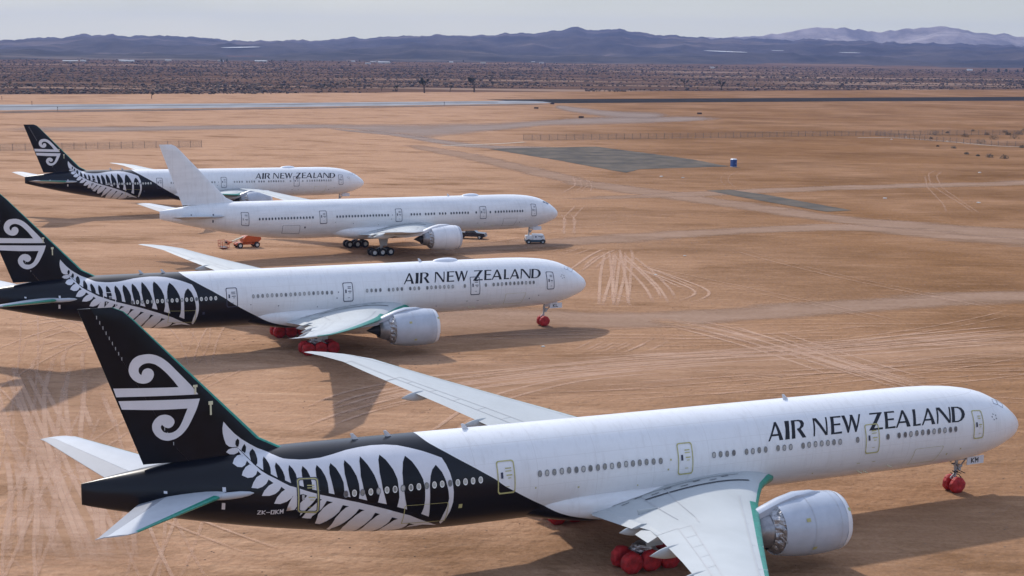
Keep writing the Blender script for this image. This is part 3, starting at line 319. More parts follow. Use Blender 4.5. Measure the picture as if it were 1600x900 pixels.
def fuselage_me(mat):
    xs = [0, .04, .1, .2, .35, .5, .7, .9, 1.2, 1.5, 1.8, 2.1, 2.5, 2.9, 3.4, 4, 4.7, 5.5, 6.5, 7.5, 9, 11, 14]+[14+i*2 for i in range(1, 18)]+[48+i for i in range(1, 24)]+[72, 72.4, 72.65]
    xs = sorted(set(xs)); n = 72; V = []; F = []
    for x in xs:
        t, b, w = sec(x); zc = (t+b)/2; ht = (t-b)/2
        for i in range(n): a = 2*pi*i/n; V.append((x, w*sin(a), zc+ht*cos(a)))
    for k in range(len(xs)-1):
        for i in range(n): a, b = k*n+i, k*n+(i+1) % n; F.append((a, b, b+n, a+n))
    F.append(tuple(range(n))[::-1]); F.append(tuple(range((len(xs)-1)*n, len(xs)*n)))
    return mesh('fuselage', V, F, mat, None, True, 40)
def fairing_me(mat):
    xs = [23.6+i*.7 for i in range(36)]; n = 48; V = []; F = []
    for x in xs:
        u = (x-23.6)/24.5
        k = (1-(1-min(1, 3.2*u))**2)**.9*(1-(1-min(1, 2.3*(1-u)))**2)
        hw = .5+2.92*k; hh = .25+1.22*k
        zc = 3.72+(1-k)*.75+.009*(x-35)
        for i in range(n):
            a = 2*pi*i/n; c, s_ = cos(a), sin(a); e = .62
            V.append((x, hw*math.copysign(abs(s_)**e, s_), zc+hh*math.copysign(abs(c)**.8, c)*(1 if c < 0 else .75)))
    for k in range(len(xs)-1):
        for i in range(n): a, b = k*n+i, k*n+(i+1) % n; F.append((a, b, b+n, a+n))
    F.append(tuple(range(n))[::-1]); F.append(tuple(range((len(xs)-1)*n, len(xs)*n)))
    return mesh('belly_fairing', V, F, mat, None, True, 50)

def foil(t, u):     # half thickness of a symmetrical section
    return 5*t*(.2969*sqrt(u)-.126*u-.3516*u*u+.2843*u**3-.1036*u**4)
WLE = ([1.5, 2.6, 3.1, 4.3, 5.9, 8.0, 18.2, 29.5, 31.2, 32.0, 32.45], [24.0, 25.0, 25.7, 27.1, 28.4, 30.0, 36.6, 43.8, 45.8, 47.2, 48.3])
WTE = ([1.5, 3.1, 9.5, 11, 18, 29.5, 31.2, 32.0, 32.45], [40.2, 40.1, 39.2, 39.6, 42.1, 46.6, 47.9, 48.7, 49.15])
def lin(x, X, Y):
    if x <= X[0]: return Y[0]
    for i in range(len(X)-1):
        if x <= X[i+1]: return Y[i]+(Y[i+1]-Y[i])*(x-X[i])/(X[i+1]-X[i])
    return Y[-1]
def wthick(y): return lin(y, [1.5, 3.1, 10, 20, 30, 32.45], [.135, .13, .105, .095, .085, .07])
WS = [1]
def wzc(y): return (lin(y, [1.5, 3.1, 8, 14, 20, 26, 32.4], [.40, .50, .85, .92, .80, .62, .50]) if WS[0] < 0 else -.004*(y-3.1))+ 3.35+(y-3.1)*.118+.0011*(y-3.1)**2*.9
def winc(y): return lin(y, [3, 10, 32], [.030, .012, -.01])
def wtop(x, y):
    a, b = lin(y, *WLE), lin(y, *WTE); u = min(.995, max(0.001, (x-a)/(b-a))); c = b-a
    cam_ = .018*c*4*u*(1-u)
    return wzc(y)+cam_+foil(wthick(y), u)*c*.98+(.45-u)*c*winc(y)*1.6+.35*(1 if y < 3.1 else max(0, 1-(y-3.1)/7))
def wbot(x, y):
    a, b = lin(y, *WLE), lin(y, *WTE); u = min(1, max(0, (x-a)/(b-a))); c = b-a
    return wzc(y)+.018*c*4*u*(1-u)-foil(wthick(y), u)*c*.85+(.45-u)*c*winc(y)*1.6+.35*(1 if y < 3.1 else max(0, 1-(y-3.1)/7))
US = [0, .003, .01, .022, .04, .06, .075, .1, .15, .22, .3, .4, .5, .6, .7, .78, .86, .93, 1.0]
YS = [1.5, 2.6, 3.1, 3.7, 4.3, 5.1, 5.9, 7, 8, 9.5, 11, 13, 15, 18.2, 21, 24, 27, 29.5, 30.4, 31.2, 31.7, 32.0, 32.3, 32.45]
def wing_me(side, edge):
    WS[0] = side
    V = []; F = []; I = []
    n = 2*len(US)-2
    for y in YS:
        a, b = lin(y, *WLE), lin(y, *WTE)
        for u in US: V.append((a+u*(b-a), side*y, wtop(a+u*(b-a), y)))
        for u in US[-2:0:-1]: V.append((a+u*(b-a), side*y, wbot(a+u*(b-a), y)))
    for k in range(len(YS)-1):
        for i in range(n):
            p, q = k*n+i, k*n+(i+1) % n; f = (p, q, q+n, p+n)
            F.append(f if side < 0 else f[::-1]); j = min(i, n-1-i)
            yy = YS[k]; th = 6 if yy > 7 else 3
            I.append(1 if j < th and yy >= 2.6 and yy < 31 and not (5.8 < yy < 7.9 and False) else 0)
    F.append(tuple(range((len(YS)-1)*n, len(YS)*n))); I.append(0)
    return mesh('wing', V, F, [M['wing'], M[edge]], I, True, 45)
def strip_me(name, segs, side, mat, w=.07, eps=.045):
    WS[0] = side; mb = MB()
    for s_ in segs:
        (x0, y0), (x1, y1) = s_[:2]; ww = s_[2] if len(s_) > 2 else w
        d = math.hypot(x1-x0, y1-y0); nx, ny = -(y1-y0)/d*ww/2, (x1-x0)/d*ww/2; k = max(1, int(d/.8)); V = []
        for i in range(k+1):
            x, y = x0+(x1-x0)*i/k, y0+(y1-y0)*i/k
            for sg in (-1, 1): V.append((x+sg*nx, side*(y+sg*ny), wtop(x+sg*nx, y+sg*ny)+eps))
        mb.add(V, [(2*i, 2*i+1, 2*i+3, 2*i+2) for i in range(k)])
    return mb.me(name, mat)
def rear(y, u): a, b = lin(y, *WLE), lin(y, *WTE); return (a+u*(b-a), y)
def wing_lines():
    S = []
    def run(u, y0, y1, w=.05):
        ys = [y0+(y1-y0)*i/6 for i in range(7)]
        for a, b in zip(ys, ys[1:]): S.append((rear(a, u), rear(b, u), w))
    run(.80, 11, 29.3); run(.68, 11.2, 24.5); run(.74, 3.6, 9.3); run(.16, 7, 30.8); run(.60, 3.6, 11)
    for y in (11.2, 13.6, 16, 18.4, 20.8, 23.2, 24.5): S.append((rear(y, .68), rear(y, .80), .05))
    for y in (24.5, 29.3): S.append((rear(y, .78), rear(y, 1.0), .06))
    for y in (11, 24.4): S.append((rear(y, .8), rear(y, 1.), .06))
    for y in (13, 18, 23, 28): S.append((rear(y, .0), rear(y, .16), .05))
    return S
def wing_seals():
    S = [((28.3, 4.35), (36.6, 4.35), .17)]
    for i in range(8): S.append(((29.5+i*1.15, 3.55+(i % 2)*.3), (30.1+i*1.15, 3.6+(i % 2)*.3), .08))
    S += [((28.6, 3.42), (38.6, 3.42), .05)]
    return S
def flap_me(side, y0, y1, u0, droop, length):
    WS[0] = side; mb = MB(); V = []
    for y in (y0, y1):
        a, b = lin(y, *WLE), lin(y, *WTE); x0 = a+u0*(b-a); z0 = (wtop(x0, y)+wbot(x0, y))/2
        for (dx, dz) in ((0, .10), (length*.35, .17), (length, -.0), (length*.4, -.16), (0, -.13)):
            V.append((x0+dx*cos(droop)+dz*sin(droop), side*y, z0-dx*sin(droop)+dz*cos(droop)))
    F = [(i, (i+1) % 5, 5+(i+1) % 5, 5+i) for i in range(5)]+[(4, 3, 2, 1, 0), (5, 6, 7, 8, 9)]
    if side > 0: F = [f[::-1] for f in F]
    mb.add(V, F); return mb.me('flap', M['wing'])
def canoe_me(side, y, x0, x1, z, r):
    mb = MB(); V = []; n = 14; K = 14
    for k in range(K+1):
        t = k/K; x = x0+(x1-x0)*t; w = r*max(.02, (sin(pi*min(1, t*1.02))**.6)) if t < .5 else r*max(.02, (1-((t-.5)*2)**1.9))
        zz = z-.16*t
        for i in range(n): a = 2*pi*i/n; V.append((x, side*y+w*.55*sin(a), zz+w*1.15*cos(a)))
    F = [(k*n+i, k*n+(i+1) % n, (k+1)*n+(i+1) % n, (k+1)*n+i) for k in range(K) for i in range(n)]
    mb.add(V, F); return mb.me('flap_track_fairing', M['wing'], True)
EX, EZ, EY = 24.75, 3.02, 9.61
def nacelle_me(side, mat):
    mb = MB(); o = (EX, side*EY, EZ)
    prof = [(.9, 1.50), (.45, 1.52), (.15, 1.60), (.0, 1.72), (.06, 1.84), (.25, 1.94), (.7, 2.01), (1.3, 2.07), (2.2, 2.09), (3.1, 2.06), (4.0, 1.97), (4.7, 1.86), (5.2, 1.74), (5.17, 1.68), (4.5, 1.7)]
    mb.lathe(prof, o, 'x', 64); return mb.me('nacelle', mat, True, 50)
def core_me(side):
    mb = MB(); o = (EX, side*EY, EZ)
    mb.lathe([(4.4, 1.35), (5.3, 1.32), (6.0, 1.16), (6.8, .90), (6.82, .86), (6.5, .8)], o, 'x', 40); return mb.me('core_cowl', M['core'], True, 50)
def plug_me(side):
    mb = MB(); o = (EX, side*EY, EZ)
    mb.lathe([(6.5, .78), (6.9, .62), (7.4, .40), (8.2, .02)], o, 'x', 28); return mb.me('exhaust_plug', M['darkmetal'], True)
def foilwrap_me(side):
    mb = MB(); o = (EX, side*EY, EZ); prof = []
    for k, (t, r) in enumerate([(5.10, 1.72), (5.20, 1.68), (5.30, 1.56), (5.40, 1.46), (5.52, 1.38), (5.66, 1.30), (5.78, 1.26)]): prof.append((t, r))
    mb.lathe(prof, o, 'x', 90)
    V = []
    for v in mb.V:
        nn = mnoise.noise(Vector((v[0]*2.2, v[1]*2.6, v[2]*2.6)))*.30+mnoise.noise(Vector((v[0]*6, v[1]*6, v[2]*6)))*.12
        d = Vector((0, v[1]-o[1], v[2]-o[2])); d2 = d*(1+nn*.35); V.append((v[0]+nn*.25, o[1]+d2.y, o[2]+d2.z))
    mb.V = V; return mb.me('foil_wrap', M['foil'], False)
def cover_me(side, mat):
    mb = MB(); o = (EX, side*EY, EZ)
    mb.lathe([(-.03, .02), (-.05, .9), (-.04, 1.5), (-.02, 1.74), (.05, 1.87), (.30, 1.975), (.46, 2.01), (.47, 1.98)], o, 'x', 48, jit=.02); return mb.me('intake_cover', mat, True, 60)
def pylon_me(side, mat):
    mb = MB(); st = [(26.2, 4.95, 5.12, .05), (27.0, 4.7, 5.30, .30), (28.4, 4.3, 5.33, .40), (29.6, 4.0, 5.05, .42), (30.8, 3.8, 4.62, .40), (31.9, 3.6, 4.15, .36), (34.5, 3.4, 3.9, .3), (37.0, 3.8, 4.0, .08)]
    V = []
    for x, zb, zt, w in st:
        zt2 = zt; c = side*EY
        V += [(x, c-w, zb), (x, c-w, zt2-.12), (x, c-w*.5, zt2), (x, c+w*.5, zt2), (x, c+w, zt2-.12), (x, c+w, zb)]
    F = [(k*6+i, k*6+(i+1) % 6, k*6+6+(i+1) % 6, k*6+6+i) for k in range(len(st)-1) for i in range(6)]+[tuple(range(6))[::-1], tuple(range(6*len(st)-6, 6*len(st)))]
    mb.add(V, F); return mb.me('pylon', mat, True, 35)

def fin_me(mat, edge):
    V = []; F = []; I = []; zs = [8.3, 8.8, 9.1, 9.4, 9.6, 9.8, 10.1, 10.6, 12, 14, 16, 18, 18.55, 18.75, 18.84]; us = [0, .004, .012, .03, .07, .12, .2, .3, .45, .6, .70]
    n = 2*len(us)-1
    for z in zs:
        a, b = finle(z), finte(z); 
        if z > 18.5: a += (z-18.5)*1.3
        sh = 1 if z < 18.5 else max(.15, 1-(z-18.5)/.4)
        P = [(a+u*(b-a), hfin(a+u*(b-a)+1e-5, z)*sh if u > 0 else 0) for u in us]
        V += [(x, y, z) for x, y in P]+[(x, -y, z) for x, y in P[:0:-1]]
    for k in range(len(zs)-1):
        for i in range(n): p, q = k*n+i, k*n+(i+1) % n; F.append((p, q, q+n, p+n)); j = min(i, n-1-i); I.append(1 if j < 3 and zs[k] > 9.0 else 0)
    F.append(tuple(range((len(zs)-1)*n, len(zs)*n))); I.append(0)
    return mesh('vertical_stabilizer', V, F, [mat, edge], I, True, 50)
def rudder_me(mat, edge):
    V = []; F = []; I = []; zs = [9.12, 10, 12, 14, 16, 18, 18.84]; us = [.7012, .8, .9, .97, 1.0]
    n = 2*len(us)
    for z in zs:
        a, b = finle(z), finte(z)
        P = [(a+u*(b-a), max(.02, hfin(a+u*(b-a), z))) for u in us]
        V += [(x, y, z) for x, y in P]+[(x, -y, z) for x, y in P[::-1]]
    for k in range(len(zs)-1):
        for i in range(n): p, q = k*n+i, k*n+(i+1) % n; F.append((p, q, q+n, p+n)); I.append(1 if i in (len(us)-1,) else 0)
    F.append(tuple(range((len(zs)-1)*n, len(zs)*n))); I.append(0)
    F.append(tuple(range(n))[::-1]); I.append(0)
    return mesh('rudder', V, F, [mat, edge], I, False)
SLE = ([1.0, 2.3, 3.0, 10.4, 10.78], [63.3, 64.6, 65.1, 71.3, 71.9]); STE = ([1.0, 10.4, 10.78], [69.5, 73.35, 73.6])
def sz(y): return 7.25+(y-1.5)*.135
def stab_me(side, edge, part):
    us = [0, .004, .015, .035, .07, .13, .25, .4, .55, .70] if part == 'stab' else [.705, .8, .9, 1.]
    ys = [1.0, 1.6, 2.3, 3.0, 5, 7, 9, 10.4, 10.6, 10.78]; V = []; F = []; I = []; m = len(us)
    dr = .0
    closed = part != 'stab'
    n = 2*m if closed else 2*m-1
    for y in ys:
        a, b = lin(y, *SLE), lin(y, *STE); c = b-a; sh = 1 if y < 10.5 else .5
        P = [(a+u*c, max(.012 if u > .9 else 0, foil(.10, u)*c*sh), u) for u in us]
        f = lambda u: -max(0, u-.705)*c*ELEV_DROOP
        if closed: V += [(x, side*y, sz(y)+t+f(u)) for x, t, u in P]+[(x, side*y, sz(y)-t+f(u)) for x, t, u in P[::-1]]
        else: V += [(x, side*y, sz(y)+t) for x, t, u in P]+[(x, side*y, sz(y)-t) for x, t, u in P[:0:-1]]
    for k in range(len(ys)-1):
        for i in range(n):
            p, q = k*n+i, k*n+(i+1) % n; fc = (p, q, q+n, p+n); F.append(fc if side < 0 else fc[::-1]); j = min(i, n-1-i)
            I.append(1 if part == 'stab' and j < 4 and ys[k] >= 3.0 and ys[k] < 10.4 else 0)
    F.append(tuple(range((len(ys)-1)*n, len(ys)*n))); I.append(0)
    F.append(tuple(range(n))[::-1]); I.append(0)
    return mesh('horizontal_stabilizer' if part == 'stab' else 'elevator', V, F, [M['stab' if part == 'stab' else 'elev'], edge], I, True, 45)
ELEV_DROOP = .10

def wheel_me(r, w, n=36):
    mb = MB(); h = w/2
    mb.lathe([(-h, r*.5), (-h, r*.80), (-h*.82, r*.95), (-h*.4, r), (h*.4, r), (h*.82, r*.95), (h, r*.8), (h, r*.5)], (0, 0, 0), 'y', n)
    for s_ in (-1, 1):
        mb.m = 1; pr = [(s_*h*.9, r*.52), (s_*h*.55, r*.40), (s_*h*.55, r*.2), (s_*h*.95, r*.14), (s_*h*.95, .001)]
        mb.lathe(pr if s_ > 0 else pr, (0, 0, 0), 'y', n)
    return mb.me('wheel', [M['tyre'], M['hub']], True, 40)
def redcover_me(r, w, seed):
    mb = MB(); h = w/2
    mb.lathe([(-h*1.02, .01), (-h*1.05, r*.5), (-h, r*.85), (-h*.7, r), (-h*.2, r*1.02), (h*.3, r*1.01), (h*.75, r*.98), (h*1.0, r*.85), (h*1.08, r*.45), (h*1.06, .01)], (0, 0, 0), 'y', 40)
    V = []
    for v in mb.V:
        a = atan2(v[2], v[0]); rr = math.hypot(v[0], v[2]); k = 1+.10*mnoise.noise(Vector((v[0]*3+seed, v[1]*4, v[2]*3)))+.018*sin(a*9+seed)+.02*mnoise.noise(Vector((v[0]*9, v[1]*9+seed, v[2]*9)))
        if abs(v[1]) > h*.9: k *= 1+.05*sin(a*11+seed*2)
        z = v[2]*k; z = max(z, -(r-.04)+.01)
        V.append((v[0]*k, v[1]*(1+.12*mnoise.noise(Vector((v[0]*4, seed, v[2]*4)))), z))
    mb.V = V; return mb.me('wheel_cover', M['red'], True, 70)

GL = {
 'A': [[(0,0),(.11,0),(.50,.80),(.50,1),(.44,1)], [(.44,1),(.57,1),(1,0),(.75,0)], [(.14,.24),(.84,.24),(.80,.34),(.19,.34)]],
 'I': [[(0,0),(1,0),(.92,.5),(1,1),(0,1),(.08,.5)]],
 'R': [[(0,0),(.25,0),(.22,.5),(.25,1),(0,1)], [(.23,1),(.55,1),(.78,.94),(.88,.78),(.82,.60),(.64,.48),(.36,.44),(.36,.51),(.52,.54),(.62,.66),(.63,.78),(.56,.90),(.40,.93),(.23,.92)], [(.36,.47),(.60,.50),(1,0),(.74,0)]],
 'N': [[(0,0),(.10,0),(.12,.5),(.10,1),(0,1)], [(0,1),(.25,1),(1,.02),(1,0),(.84,0)], [(.89,.02),(1,0),(1,1),(.89,1)]],
 'E': [[(0,0),(.30,0),(.27,.5),(.30,1),(0,1)], [(.28,1),(.96,1),(.97,.90),(.28,.91)], [(.27,.56),(.86,.57),(.86,.46),(.27,.47)], [(.28,0),(1,0),(1,.11),(.28,.09)]],
 'W': [[(0,1),(.17,1),(.36,.18),(.35,0),(.27,0)], [(.27,0),(.35,0),(.55,.92),(.52,1),(.47,1)], [(.43,1),(.58,1),(.77,.18),(.75,0),(.67,0)], [(.67,0),(.75,0),(1,1),(.91,1)]],
 'Z': [[(.09,1),(1,1),(.97,.91),(.07,.90)], [(.66,.93),(1,1),(.34,.08),(0,0)], [(0,0),(.1,.1),(1,.11),(1,0)]],
 'L': [[(0,0),(.38,0),(.35,.5),(.38,1),(0,1)], [(.36,0),(1,0),(1,.12),(.36,.09)]],
 'D': [[(0,0),(.24,0),(.22,.5),(.24,1),(0,1)], [(.23,1),(.5,1),(.78,.91),(.95,.70),(1,.48),(.94,.28),(.75,.09),(.48,0),(.23,0),(.23,.08),(.44,.08),(.62,.15),(.72,.32),(.75,.52),(.70,.73),(.56,.87),(.42,.92),(.23,.92)]],
}
LET = [('A', 25.832, 24.548), ('I', 24.383, 23.992), ('R', 23.815, 22.554), ('N', 21.922, 20.681), ('E', 20.37, 19.401), ('W', 19.373, 17.656), ('Z', 16.946, 15.686), ('E', 15.479, 14.532), ('A', 14.50, 13.11), ('L', 12.87, 12.16), ('A', 12.06, 10.776), ('N', 10.622, 9.272), ('D', 9.158, 7.861)]
def lettering_me(i0, i1):
    mb = MB(); k = 0
    for ch, xa, xb in LET[i0:i1]:
        for g in GL[ch]:
            k += 1
            pl = []
            for u, v in g:
                x = xa+(xb-xa)*u; hb = lin(x, [7, 9, 14.5, 20.4, 26], [-3.94, -3.927, -3.885, -3.853, -3.86]); ht = lin(x, [7, 8.6, 14, 19.8, 25], [-2.72, -2.70, -2.60, -2.54, -2.51])
                pl.append((x-.33*v, hb+(ht-hb)*v))
            tess([pl], .25, .2, decal_map(.015+.001*(k % 3)), mb, .2)
    return mb.me('lettering', M['ink'], True)
SG = {'Z': [[(0,1),(1,1),(0,0),(1,0)]], 'K': [[(0,0),(0,1)], [(1,1),(0,.5),(1,0)]], '-': [[(0,.5),(1,.5)]], 'O': [[(0,0),(0,1),(1,1),(1,0),(0,0)]],
      'M': [[(0,0),(0,1),(.5,.4),(1,1),(1,0)]], '7': [[(0,1),(1,1),(.3,0)]], '8': [[(0,0),(0,1),(1,1),(1,0),(0,0)], [(0,.5),(1,.5)]], 'L': [[(0,1),(0,0),(1,0)]]}
def strokes(txt, cw, ch, gap, w, mapf, mb):
    x = 0
    for c in txt:
        for ln in SG[c]:
            for (a, b), (c2, d) in zip(ln, ln[1:]):
                p = Vector((x+a*cw, b*ch)); q = Vector((x+c2*cw, d*ch)); t = (q-p).normalized(); nn = Vector((-t.y, t.x))*w/2; p -= t*w/2; q += t*w/2
                mb.add([mapf(*v) for v in (p-nn, q-nn, q+nn, p+nn)], [(0, 1, 2, 3)])
        x += cw+gap
def registration_me():
    mb = MB(); f0 = decal_map(.01)
    strokes('ZK-OKM', .17, .34, .10, .062, lambda u, v: f0(62.60-u, -5.74+v), mb)
    return mb.me('registration', M['decal'])
def fern_me():
    mb = MB(); mb.m = 0
    tess([DIG['W1']], .3, .25, decal_map(.015), mb); tess([DIG['W2']], .3, .25, decal_map(.015), mb)
    tess(DIG['LV'], .3, .25, decal_map(.015), mb)
    mb.m = 1
    tess(DIG['G'], .25, .2, decal_map(.030), mb); tess(DIG['SL'], .25, .2, decal_map(.030), mb)
    return mb.me('fern_emblem', [M['decal'], M['black']], True)
def chaikin(P, k=1):
    for _ in range(k):
        Q = []
        n = len(P)
        for i in range(n):
            o, a, b = P[i-1], P[i], P[(i+1) % n]
            v1 = (a[0]-o[0], a[1]-o[1]); v2 = (b[0]-a[0], b[1]-a[1]); l1 = math.hypot(*v1) or 1; l2 = math.hypot(*v2) or 1
            c_ = (v1[0]*v2[0]+v1[1]*v2[1])/(l1*l2)
            if c_ < .55: Q.append(a)
            else: Q += [(a[0]*.8+o[0]*.2, a[1]*.8+o[1]*.2), (a[0]*.8+b[0]*.2, a[1]*.8+b[1]*.2)]
        P = Q
    return P
def koru_me():
    mb = MB()
    for s_ in (1, -1):
        f = lambda x, z, s_=s_: Vector((x, s_*(max(hfin(x, z), .03)+.012), z))
        tess([chaikin(DIG['koru1'], 2), chaikin(DIG['koru2'], 2)], .5, .5, f, mb)
    return mb.me('koru_emblem', M['decal'])
def rrect(x0, x1, h0, h1, r, n=4):
    P = []
    for cx, cy_, a0 in ((x1-r, h1-r, 0), (x0+r, h1-r, 90), (x0+r, h0+r, 180), (x1-r, h0+r, 270)):
        for i in range(n+1): a = radians(a0+90*i/n); P.append((cx+r*cos(a), cy_+r*sin(a)))
    return P
def ring_add(mb, P, w, mapf, mids=None):
    cx = sum(p[0] for p in P)/len(P); cy_ = sum(p[1] for p in P)/len(P); n = len(P); Q = []
    D = []
    for i in range(n):
        a, b = P[i], P[(i+1) % n]; d = math.hypot(b[0]-a[0], b[1]-a[1]); k = max(1, int(d/.3))
        for j in range(k): D.append((a[0]+(b[0]-a[0])*j/k, a[1]+(b[1]-a[1])*j/k))
    n = len(D); hw = max(abs(p[0]-cx) for p in D); hh = max(abs(p[1]-cy_) for p in D)
    V = [mapf(*p) for p in D]+[mapf(cx+(p[0]-cx)*(1-w/hw), cy_+(p[1]-cy_)*(1-w/hh)) for p in D]
    mb.add(V, [(i, (i+1) % n, n+(i+1) % n, n+i) for i in range(n)])
def rect_add(mb, x0, x1, h0, h1, mapf, mat=0):
    mb.m = mat; k = max(1, int((h1-h0)/.3)); V = []
    for i in range(k+1): h = h0+(h1-h0)*i/k; V += [mapf(x0, h), mapf(x1, h)]
    mb.add(V, [(2*i, 2*i+1, 2*i+3, 2*i+2) for i in range(k)])
DOORS = [(5.92, 7.0, -5.42, -3.05), (16.05, 17.32, -5.58, -3.40), (32.12, 33.34, -5.47, -3.30), (45.68, 46.95, -5.33, -3.22), (58.9, 60.2, -5.95, -3.44)]
def door_me(d, outline, inner=None):
    mb = MB(); x0, x1, h0, h1 = d; f = decal_map(.036)
    mb.m = 0; ring_add(mb, rrect(x0, x1, h0, h1, .18), .075, f)
    if inner: mb.m = 1; ring_add(mb, rrect(x0-.06, x1+.06, h0-.06, h1+.06, .22), .06, f); ring_add(mb, rrect(x0+.085, x1-.085, h0+.085, h1-.085, .14), .045, f)
    mb.m = 0; rect_add(mb, x0+.1, x1-.1, h0-.02, h0+.07, decal_map(.044))
    return mb.me('door', [M[outline], M[inner or outline]])
def handle_me(d, mat):
    mb = MB(); x0, x1, h0, h1 = d; f = decal_map(.045)
    cx = x1-.32; rect_add(mb, cx-.09, cx+.07, h0+.98, h0+1.36, f)
    return mb.me('door_handle', M[mat])
def placard_me(d, mat):
    mb = MB(); x0, x1, h0, h1 = d; f = decal_map(.045); cx = (x0+x1)/2
    rect_add(mb, x0+.25, cx+.05, h1-.55, h1-.48, f); rect_add(mb, x0+.25, cx+.05, h1-.72, h1-.66, f); rect_add(mb, x0+.22, cx, h0+1.12, h0+1.2, f); rect_add(mb, x0+.3, cx-.1, h0+.95, h0+1.0, f)
    rect_add(mb, cx-.2, cx+.05, h0+.42, h0+.46, f)
    return mb.me('door_placard', M[mat])
def cargo_me(x0, x1, h0, h1, sk, mat, w=.05):
    mb = MB(); P = [(x0+sk, h0), (x1, h0), (x1, h1-.1), (x1-.1, h1), (x0+.1, h1), (x0, h1-.1)]
    ring_add(mb, P[::-1], w, decal_map(.036)); return mb.me('cargo_door', M[mat])
def window_me(ring, pane):
    mb = MB(); n = 16; f = lambda a, k: (.155*k*cos(a), .0, .225*k*math.copysign(abs(sin(a))**.85, sin(a)))
    A = [2*pi*i/n for i in range(n)]
    V = [f(a, 1) for a in A]+[(p[0], -.006, p[2]) for p in (f(a, .74) for a in A)]
    mb.m = 0; mb.add(V, [(i, (i+1) % n, n+(i+1) % n, n+i)[::-1] for i in range(n)])
    mb.m = 1; mb.add([(p[0], -.006, p[2]) for p in (f(a, .74) for a in A)], [tuple(range(n))[::-1]])
    return mb.me('window', [M[ring], M[pane]])
def blade_me(h=.42, l=.38, w=.05):
    mb = MB(); mb.add([(0, -w, 0), (0, w, 0), (-l, 0, 0), (.18+0, -w*.5, h), (.18, w*.5, h), (-l*.3+.1, 0, h), (.12, 0, 0)], [])
    mb.add([(-l, 0, -.05), (0, w, -.05), (.12, 0, -.05), (0, -w, -.05), (-l*.2+.15, 0, h), (.12, w*.6, h), (.28, 0, h), (.12, -w*.6, h)], [(0, 1, 5, 4), (1, 2, 6, 5), (2, 3, 7, 6), (3, 0, 4, 7), (4, 5, 6, 7)])
    return mb.me('antenna', M['antenna'])
def dome_me():
    mb = MB(); V = []; n = 24; K = 10; F = []
    for k in range(K+1):
        a = pi/2*k/K
        for i in range(n): t = 2*pi*i/n; V.append((1.55*cos(a)*cos(t)+(.25 if cos(t) > 0 else 0)*cos(a)*cos(t), .62*cos(a)*sin(t), .40*sin(a)-.08))
    F = [(k*n+i, k*n+(i+1) % n, (k+1)*n+(i+1) % n, (k+1)*n+i) for k in range(K) for i in range(n)]
    mb.add(V, F); return mb.me('satellite_dome', M['white'], True)
def cockpit_me(side, pts, mat):
    mb = MB(); f0 = decal_map(.012); f = lambda x, h: Vector((f0(x, h).x, side*f0(x, h).y, f0(x, h).z))
    mb.m = 0; tess([pts], .3, .2, f, mb)
    f1 = decal_map(.018); g = lambda x, h: Vector((f1(x, h).x, side*f1(x, h).y, f1(x, h).z))
    mb.m = 1; ring_add(mb, pts, .05, g)
    return mb.me('cockpit_window', [M[mat], M['outline']])

CACHE = {}
def C(key, fn):
    if key not in CACHE: CACHE[key] = fn()
    return CACHE[key]

